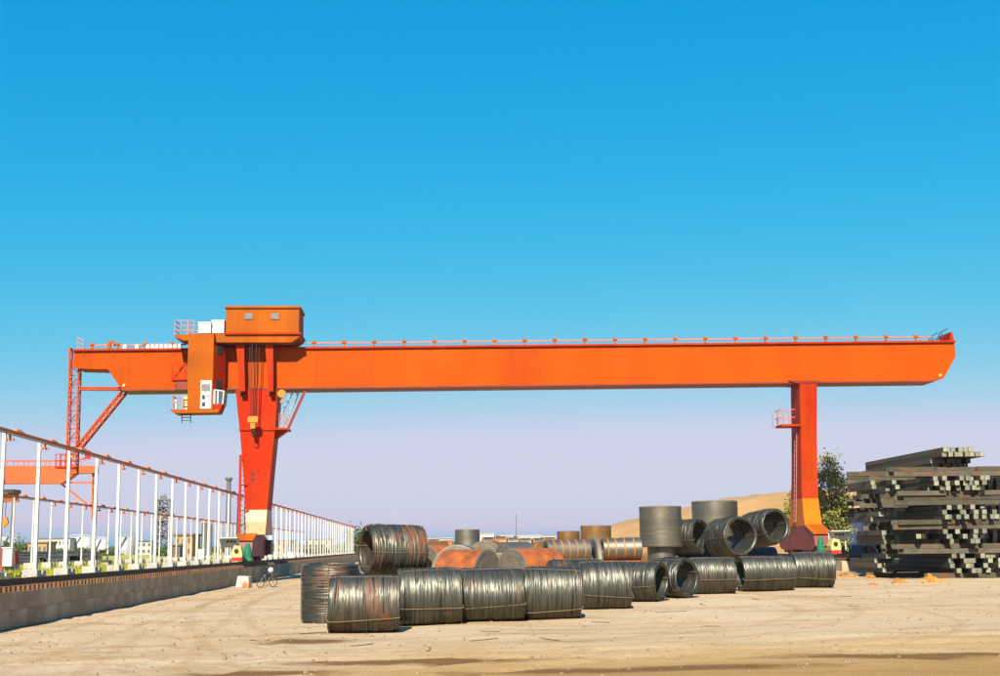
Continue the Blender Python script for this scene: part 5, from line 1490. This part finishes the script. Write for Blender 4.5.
# ================================================================== FAR LEFT BACKGROUND
def cyl(mb, X, Y, z0, z1, r, n=40, dome=0.0):
    vs = [(X + r * math.cos(2 * PI * i / n), Y + r * math.sin(2 * PI * i / n), z) for z in (z0, z1) for i in range(n)]
    vs.append((X, Y, z1 + dome))
    fs = [(i, (i + 1) % n, n + (i + 1) % n, n + i) for i in range(n)] + [(n + i, n + (i + 1) % n, 2 * n) for i in range(n)]
    mb.add(vs, fs, False); 
    for i in range(n): mb.sm[-2 * n + i] = True
    return mb
def tank(label, xl, xr, yt, Y, m_):
    X = atx((xl + xr) / 2, yt, Y); r = (xr - xl) / 2 * Y / FPX; zt = atz((xl + xr) / 2, yt, Y)
    t = thing('storage_tank', label, 'tank', (X, Y, WTOP), 'storage tanks on the horizon')
    cyl(MB(), X, Y, WTOP - .3, zt, r, 48, r * .12).build('shell', m_, t)
    mb = MB()
    for i in range(24):
        a, b = 2 * PI * i / 24, 2 * PI * (i + 1) / 24
        mb.bar((X + r * math.cos(a), Y + r * math.sin(a), zt + .9), (X + r * math.cos(b), Y + r * math.sin(b), zt + .9), .12)
        mb.bar((X + r * math.cos(a), Y + r * math.sin(a), zt), (X + r * math.cos(a), Y + r * math.sin(a), zt + .9), .1)
    mb.build('rim_railing', m_, t)
    mb = MB()
    for k in range(12):
        a = -PI * .8 + k * .1; z = WTOP + (zt - WTOP) * k / 11
        mb.box(X + r * math.cos(a) - .3, X + r * math.cos(a) + .3, Y + r * math.sin(a) - .5, Y + r * math.sin(a), z - .25, z)
    mb.build('stair', 'tower_grey', t)
tank('grey storage tank at the left edge of the picture', 0, 19, 536.5, 420, 'tank_grey')
tank('white storage tank, third from the left edge on the horizon', 71, 91.5, 537.5, 460, 'tank_white')
tank('pale white tank right of the round white tank on the horizon', 95, 107, 539.5, 470, 'tank_white')
tank('grey-white tank in front of the lattice tower on the horizon', 118, 135, 537, 440, 'tank_grey')
def building(label, xl, xr, yt, Y, m_, dep=14, rows=2, cols=4, roofm='far_brown', group='buildings on the horizon', base=WTOP, win=True):
    x0, x1 = atx(xl, yt, Y), atx(xr, yt, Y); zt = atz((xl + xr) / 2, yt, Y)
    t = thing('building', label, 'building', ((x0 + x1) / 2, Y, base), group)
    MB().box(x0, x1, Y, Y + dep, base - .4, zt).build('wall', m_, t)
    MB().box(x0 - .3, x1 + .3, Y - .3, Y + dep + .3, zt + .003, zt + .35).build('roof', roofm, t)
    if win:
        W = (x1 - x0) / cols; Hh = (zt - base) / rows
        pr = None
        for r in range(rows):
            for c in range(cols):
                if pr is None:
                    pr = MB().box(x0 + W * .28, x0 + W * .72, Y - .05, Y + .05, base + Hh * .3, base + Hh * .75).build('window', 'far_window', t); b0 = pr.location.copy()
                else:
                    q = pr.copy(); COL.objects.link(q); q.parent = t; q.location = b0 + Vector((c * W, 0, r * Hh))
    return t
building('long white low building between the tanks on the left horizon', 38, 70, 539, 450, 'tank_white', cols=8)
building('ochre two-storey building in the grass right of the lattice tower', 174.5, 192.5, 535.5, 260, 'far_ochre', dep=9, rows=2, cols=3)
building('brown lean-to beside the ochre building', 171, 180, 545.5, 250, 'far_brown', dep=4, rows=1, cols=2)
building('low pale building left of the ochre house', 136, 152, 541.5, 430, 'far_pale', cols=3)
building('tan low house behind the grass at the far left', 28, 47, 543.0, 330, 'far_ochre', dep=8, rows=1, cols=4)
building('pale block on the horizon just right of the left crane leg', 277, 291, 541, 420, 'far_ochre', cols=3)
building('long reddish shed beyond the posts right of the leg', 283, 320, 545.5, 380, 'far_brown', cols=6, rows=1)
building('pale factory block above the far end of the post row', 304, 330, 539.5, 520, 'far_pale', cols=4)
for i, (xl, xr, yt, lab) in enumerate(((480, 494, 532.5, 'white block on the horizon right of the small upright coil'), (500, 514, 535, 'pale low block on the horizon above the distant coils'), (516, 541, 536, 'wide cream building on the horizon above the orange coils'), (542, 556, 535, 'cream block on the horizon left of the short brown coil'),
        (428, 440, 538, 'small pale block on the horizon right of the tilted top coil'), (440, 452, 536.5, 'pinkish block on the horizon left of the small upright coil'))):
    building(lab, xl, xr, yt + (1.5, 1, 0, 2, 1, 2)[i], 560, 'far_pale', dep=20, roofm='far_pale', base=.2, win=False)
# lattice process tower
Yq = 330.0
x0, x1 = atx(157, 520, Yq), atx(169, 520, Yq); zt = atz(163, 499.5, Yq)
tw = thing('lattice_tower', 'dark open steel tower rising above the grass left of the leg', 'tower', ((x0 + x1) / 2, Yq, WTOP))
mb = MB()
W = x1 - x0
for X in (x0, x1):
    for y in (Yq, Yq + W): mb.bar((X, y, WTOP - .3), (X, y, zt), .42)
mb.build('frame', 'tower_grey', tw)
nf = 8
for k in range(nf):
    z = WTOP + (zt - WTOP) * (k + 1) / nf
    mb = MB(); mb.box(x0 - .3, x1 + .3, Yq - .3, Yq + W + .3, z - .16, z + .16)
    mb.build('floor', 'tower_grey', tw)
mb = MB()
for k in range(nf):
    za, zb_ = WTOP + (zt - WTOP) * k / nf, WTOP + (zt - WTOP) * (k + 1) / nf
    for y in (Yq, Yq + W):
        mb.bar((x0, y, za), (x1, y, zb_), .2); mb.bar((x1, y, za), (x0, y, zb_), .2)
mb.build('bracing', 'tower_grey', tw)
mb = MB(); xc = (x0 + x1) / 2
for k in range(3): cyl(mb, xc - .6, Yq + W / 2, WTOP + (zt - WTOP) * (.3 + .22 * k), WTOP + (zt - WTOP) * (.42 + .22 * k), .9, 14)
mb.bar((xc, Yq + 1, zt), (xc, Yq + 1, zt + 1.6), .2); mb.box(xc - 1.0, xc + .4, Yq + .6, Yq + 1.6, zt + .16, zt + 1.0)
mb.build('vessel', 'tower_grey', tw)
# slim chimney mast and second lattice tower
def slim(label, x, yt, Y, r0, r1, cap, name='chimney', m_='tower_grey'):
    p = at(x, yt, Y)
    t = thing(name, label, name, (p.x, Y, WTOP))
    MB().tube((p.x, Y, WTOP - .2), (p.x, Y, p.z), r0, 12, r1).build('shaft', m_, t)
    if cap:
        mb = MB(); mb.tube((p.x, Y, p.z - .5), (p.x, Y, p.z), r1 * 1.2, 12, cap); mb.tube((p.x, Y, p.z), (p.x, Y, p.z + .35), cap, 12, cap)
        mb.build('cap', m_, t)
slim('tall slim grey chimney with flared cap left of the crane leg', 229, 479, 330, .75, .55, .95)
slim('thin antenna mast on the horizon above the distant coils', 516, 514, 520, .25, .12, 0, 'antenna')
slim('small grey pipe stack beyond the posts right of the ochre building', 205, 523, 330, .9, .8, 0, 'chimney')
slim('second small pipe stack right beside the first beyond the posts', 210.5, 524, 330, .6, .5, 0, 'chimney')
# dark stock of steel sections lying beyond the grass on the far left
dg = random.Random(9)
for i, (x, Y, L, hh) in enumerate(((14, 128, 6, 1.0), (24, 132, 7, 1.3), (36, 130, 8, 1.2), (47, 134, 7, 1.1), (58, 131, 8, 1.25), (69, 136, 6, .9))):
    X = atx(x, 555, Y)
    t = thing('section_bundle', '%s dark bundle of steel sections from the left in the grass behind the posts' % ORD[i + 1], 'steel bundle', (X, Y, WTOP), 'dark bundles of steel sections')
    for k in range(9):
        r, c = divmod(k, 3)
        z = WTOP + .15 + r * hh / 3; y = Y + c * .6 + dg.uniform(-.1, .1); l = L * dg.uniform(.4, .52)
        mb = MB(); mb.box(X - l + dg.uniform(-.4, .4), X + l, y, y + .35, z - .2, z + hh / 3 - .23); mb.box(X - l, X + l * .9, y - .08, y + .43, z + hh / 3 - .24, z + hh / 3 - .2)
        mb.build('section', 'dark_stock', t)
bushspots = [(10, 330, 3.0, 3.6), (24, 340, 3.4, 3.8), (34, 340, 3.0, 2.6), (58, 380, 3.0, 2.0), (84, 380, 3.0, 2.4), (163, 300, 2.0, 2.2), (318, 300, 3, 1.5), (356, 290, 2.0, 6), (347, 320, 3, 2.6), (108, 380, 3, 2.0)]
for i, (x, Y, r, h) in enumerate(bushspots):
    bush(['round green bush below the grey tank at the left edge', 'larger green bush right of the grey tank', 'green bush left of the long white building', 'green bush in front of the long white building',
          'green bush below the round white tank', 'green bush at the foot of the dark lattice tower', 'olive bush beyond the far posts', 'tall dark bush at the far end of the post row', 'dark bush just left of the far end of the post row', 'low green bush right of the pale tank'][i],
         atx(x, 545, Y), Y, WTOP - .1, r, h, 700, 40 + i, .45, 'bushes along the horizon')
# a bush near the left edge in the grass
bush('small dark green weed clump in the grass at the lower left edge', atx(4, 570, 47.5), 47.5, WTOP - .05, .55, .62, 500, 77, .06, 'weeds')
# far tree line / town strip that reads as one mass
g = random.Random(21); mb = MB(); pts = []
for k in range(9000):
    X = g.uniform(-420, 60); Y = g.uniform(600, 660)
    hmax = 3.0 + 2.5 * noise.noise((X * .02, 0, 0)) + 1.5 * noise.noise((X * .1, 1, 0))
    pts.append(Vector((X, Y, WTOP + max(.2, hmax) * g.random())))
leaves(mb, pts, 1.2, g)
o = mb.build('far_woodland', 'leaf_bush'); o['kind'] = 'stuff'; tag(o, 'hazy low tree line along the horizon beyond the yard', 'trees')

# ================================================================== GRASS, STONES
g = np.random.default_rng(3)
N = 26000
yy = 33 + (g.random(N) ** 1.7) * 110
xxs = -13.75 - (g.random(N) ** 1.25) * 22
hh = g.uniform(.10, .34, N) * (1 + .8 * (g.random(N) > .93))
V = []; F = []
for i in range(N):
    nzv = noise.noise((xxs[i] * .22, yy[i] * .16, 4))
    if nzv < -.28: continue
    h = hh[i] * (1.0 + .8 * nzv); z = WTOP - .06 + 0.10 * noise.noise((xxs[i] * .25, yy[i] * .25, 1)) * (1 if xxs[i] < -14 else 0)
    for b in range(3):
        a = g.uniform(0, 2 * PI); ca, sa = math.cos(a), math.sin(a); w = .028
        ox, oy = g.normal(0, .07, 2); lx, ly = g.normal(0, .10, 2)
        n0 = len(V)
        V += [(xxs[i] + ox - ca * w, yy[i] + oy - sa * w, z), (xxs[i] + ox + ca * w, yy[i] + oy + sa * w, z), (xxs[i] + ox + lx, yy[i] + oy + ly, z + h)]
        F.append((n0, n0 + 1, n0 + 2))
me = bpy.data.meshes.new('grass'); me.from_pydata(V, [], F); me.materials.append(M['grass_blade'])
o = bpy.data.objects.new('grass', me); COL.objects.link(o); o['kind'] = 'stuff'
tag(o, 'yellow-green grass growing behind the wall among the post bases', 'grass')
mat('stone', (0.32, 0.22, 0.13), 0.95, var=0.3, vscale=.9)
V = []; F = []
g = random.Random(8)
for k in range(6000):
    y = 18 + 60 * g.random() ** 1.4
    x = g.uniform(-11.8, 6 + y * .42)
    s = .010 + .045 * g.random() ** 4
    z = ground_height(x, y)
    n0 = len(V)
    V += [(x + s * g.uniform(.7, 1.3) * math.cos(t), y + s * g.uniform(.7, 1.3) * math.sin(t), z - s * .2) for t in (0, 1.26, 2.5, 3.77, 5.0)]
    V += [(x + s * .6 * math.cos(t), y + s * .6 * math.sin(t), z + s * g.uniform(.5, .9)) for t in (0, 1.26, 2.5, 3.77, 5.0)]
    F += [(n0 + i, n0 + (i + 1) % 5, n0 + 5 + (i + 1) % 5, n0 + 5 + i) for i in range(5)] + [tuple(n0 + 5 + i for i in range(5))]
me = bpy.data.meshes.new('gravel'); me.from_pydata(V, [], F); me.materials.append(M['stone'])
o = bpy.data.objects.new('gravel', me); COL.objects.link(o); o['kind'] = 'stuff'
tag(o, 'scattered small stones on the dusty yard ground', 'gravel')

sg = random.Random(14)
for i in range(16):
    px_, py_ = [(470, 640), (500, 632), (610, 622), (560, 640), (655, 612), (300, 634), (705, 604), (760, 600), (840, 596), (420, 650), (640, 648), (520, 660), (860, 606), (350, 645), (250, 640), (720, 625)][i]
    g_ = ground_at(px_, py_); mb = MB(); prev = None; a = sg.uniform(0, PI); cu = sg.uniform(-1.5, 1.5); L_ = sg.uniform(.4, 1.1)
    px0, py0 = g_.x, g_.y
    for k in range(9):
        p = Vector((px0, py0, ground_height(px0, py0) + .012))
        if prev is not None: mb.tube(prev, p, .011, 4)
        prev = p; px0 += math.cos(a) * L_ / 8; py0 += math.sin(a) * L_ / 8; a += cu / 8
    tag(mb.build('wire_scrap', 'strap', loc=(g_.x, g_.y, g_.z)), 'short bent scrap of rusty wire lying on the ground before the coils', 'wire scrap', 'wire scraps on the ground')

# ================================================================== HAZE: dusty air over the yard
hz = MB().box(-1800, 1800, -250, 1900, -2.0, 27.0)
M['haze_air'] = bpy.data.materials.new('haze_air'); M['haze_air'].use_nodes = True
hn = M['haze_air'].node_tree
for n in list(hn.nodes):
    if n.type != 'OUTPUT_MATERIAL': hn.nodes.remove(n)
pv = hn.nodes.new('ShaderNodeVolumePrincipled')
pv.inputs['Color'].default_value = (0.86, 0.86, 0.90, 1)
pv.inputs['Density'].default_value = 0.00012
pv.inputs['Anisotropy'].default_value = 0.2
hn.links.new(pv.outputs[0], [n for n in hn.nodes if n.type == 'OUTPUT_MATERIAL'][0].inputs['Volume'])
o = hz.build('haze', 'haze_air'); o['kind'] = 'stuff'
tag(o, 'thin dusty haze in the air over the whole yard', 'haze')
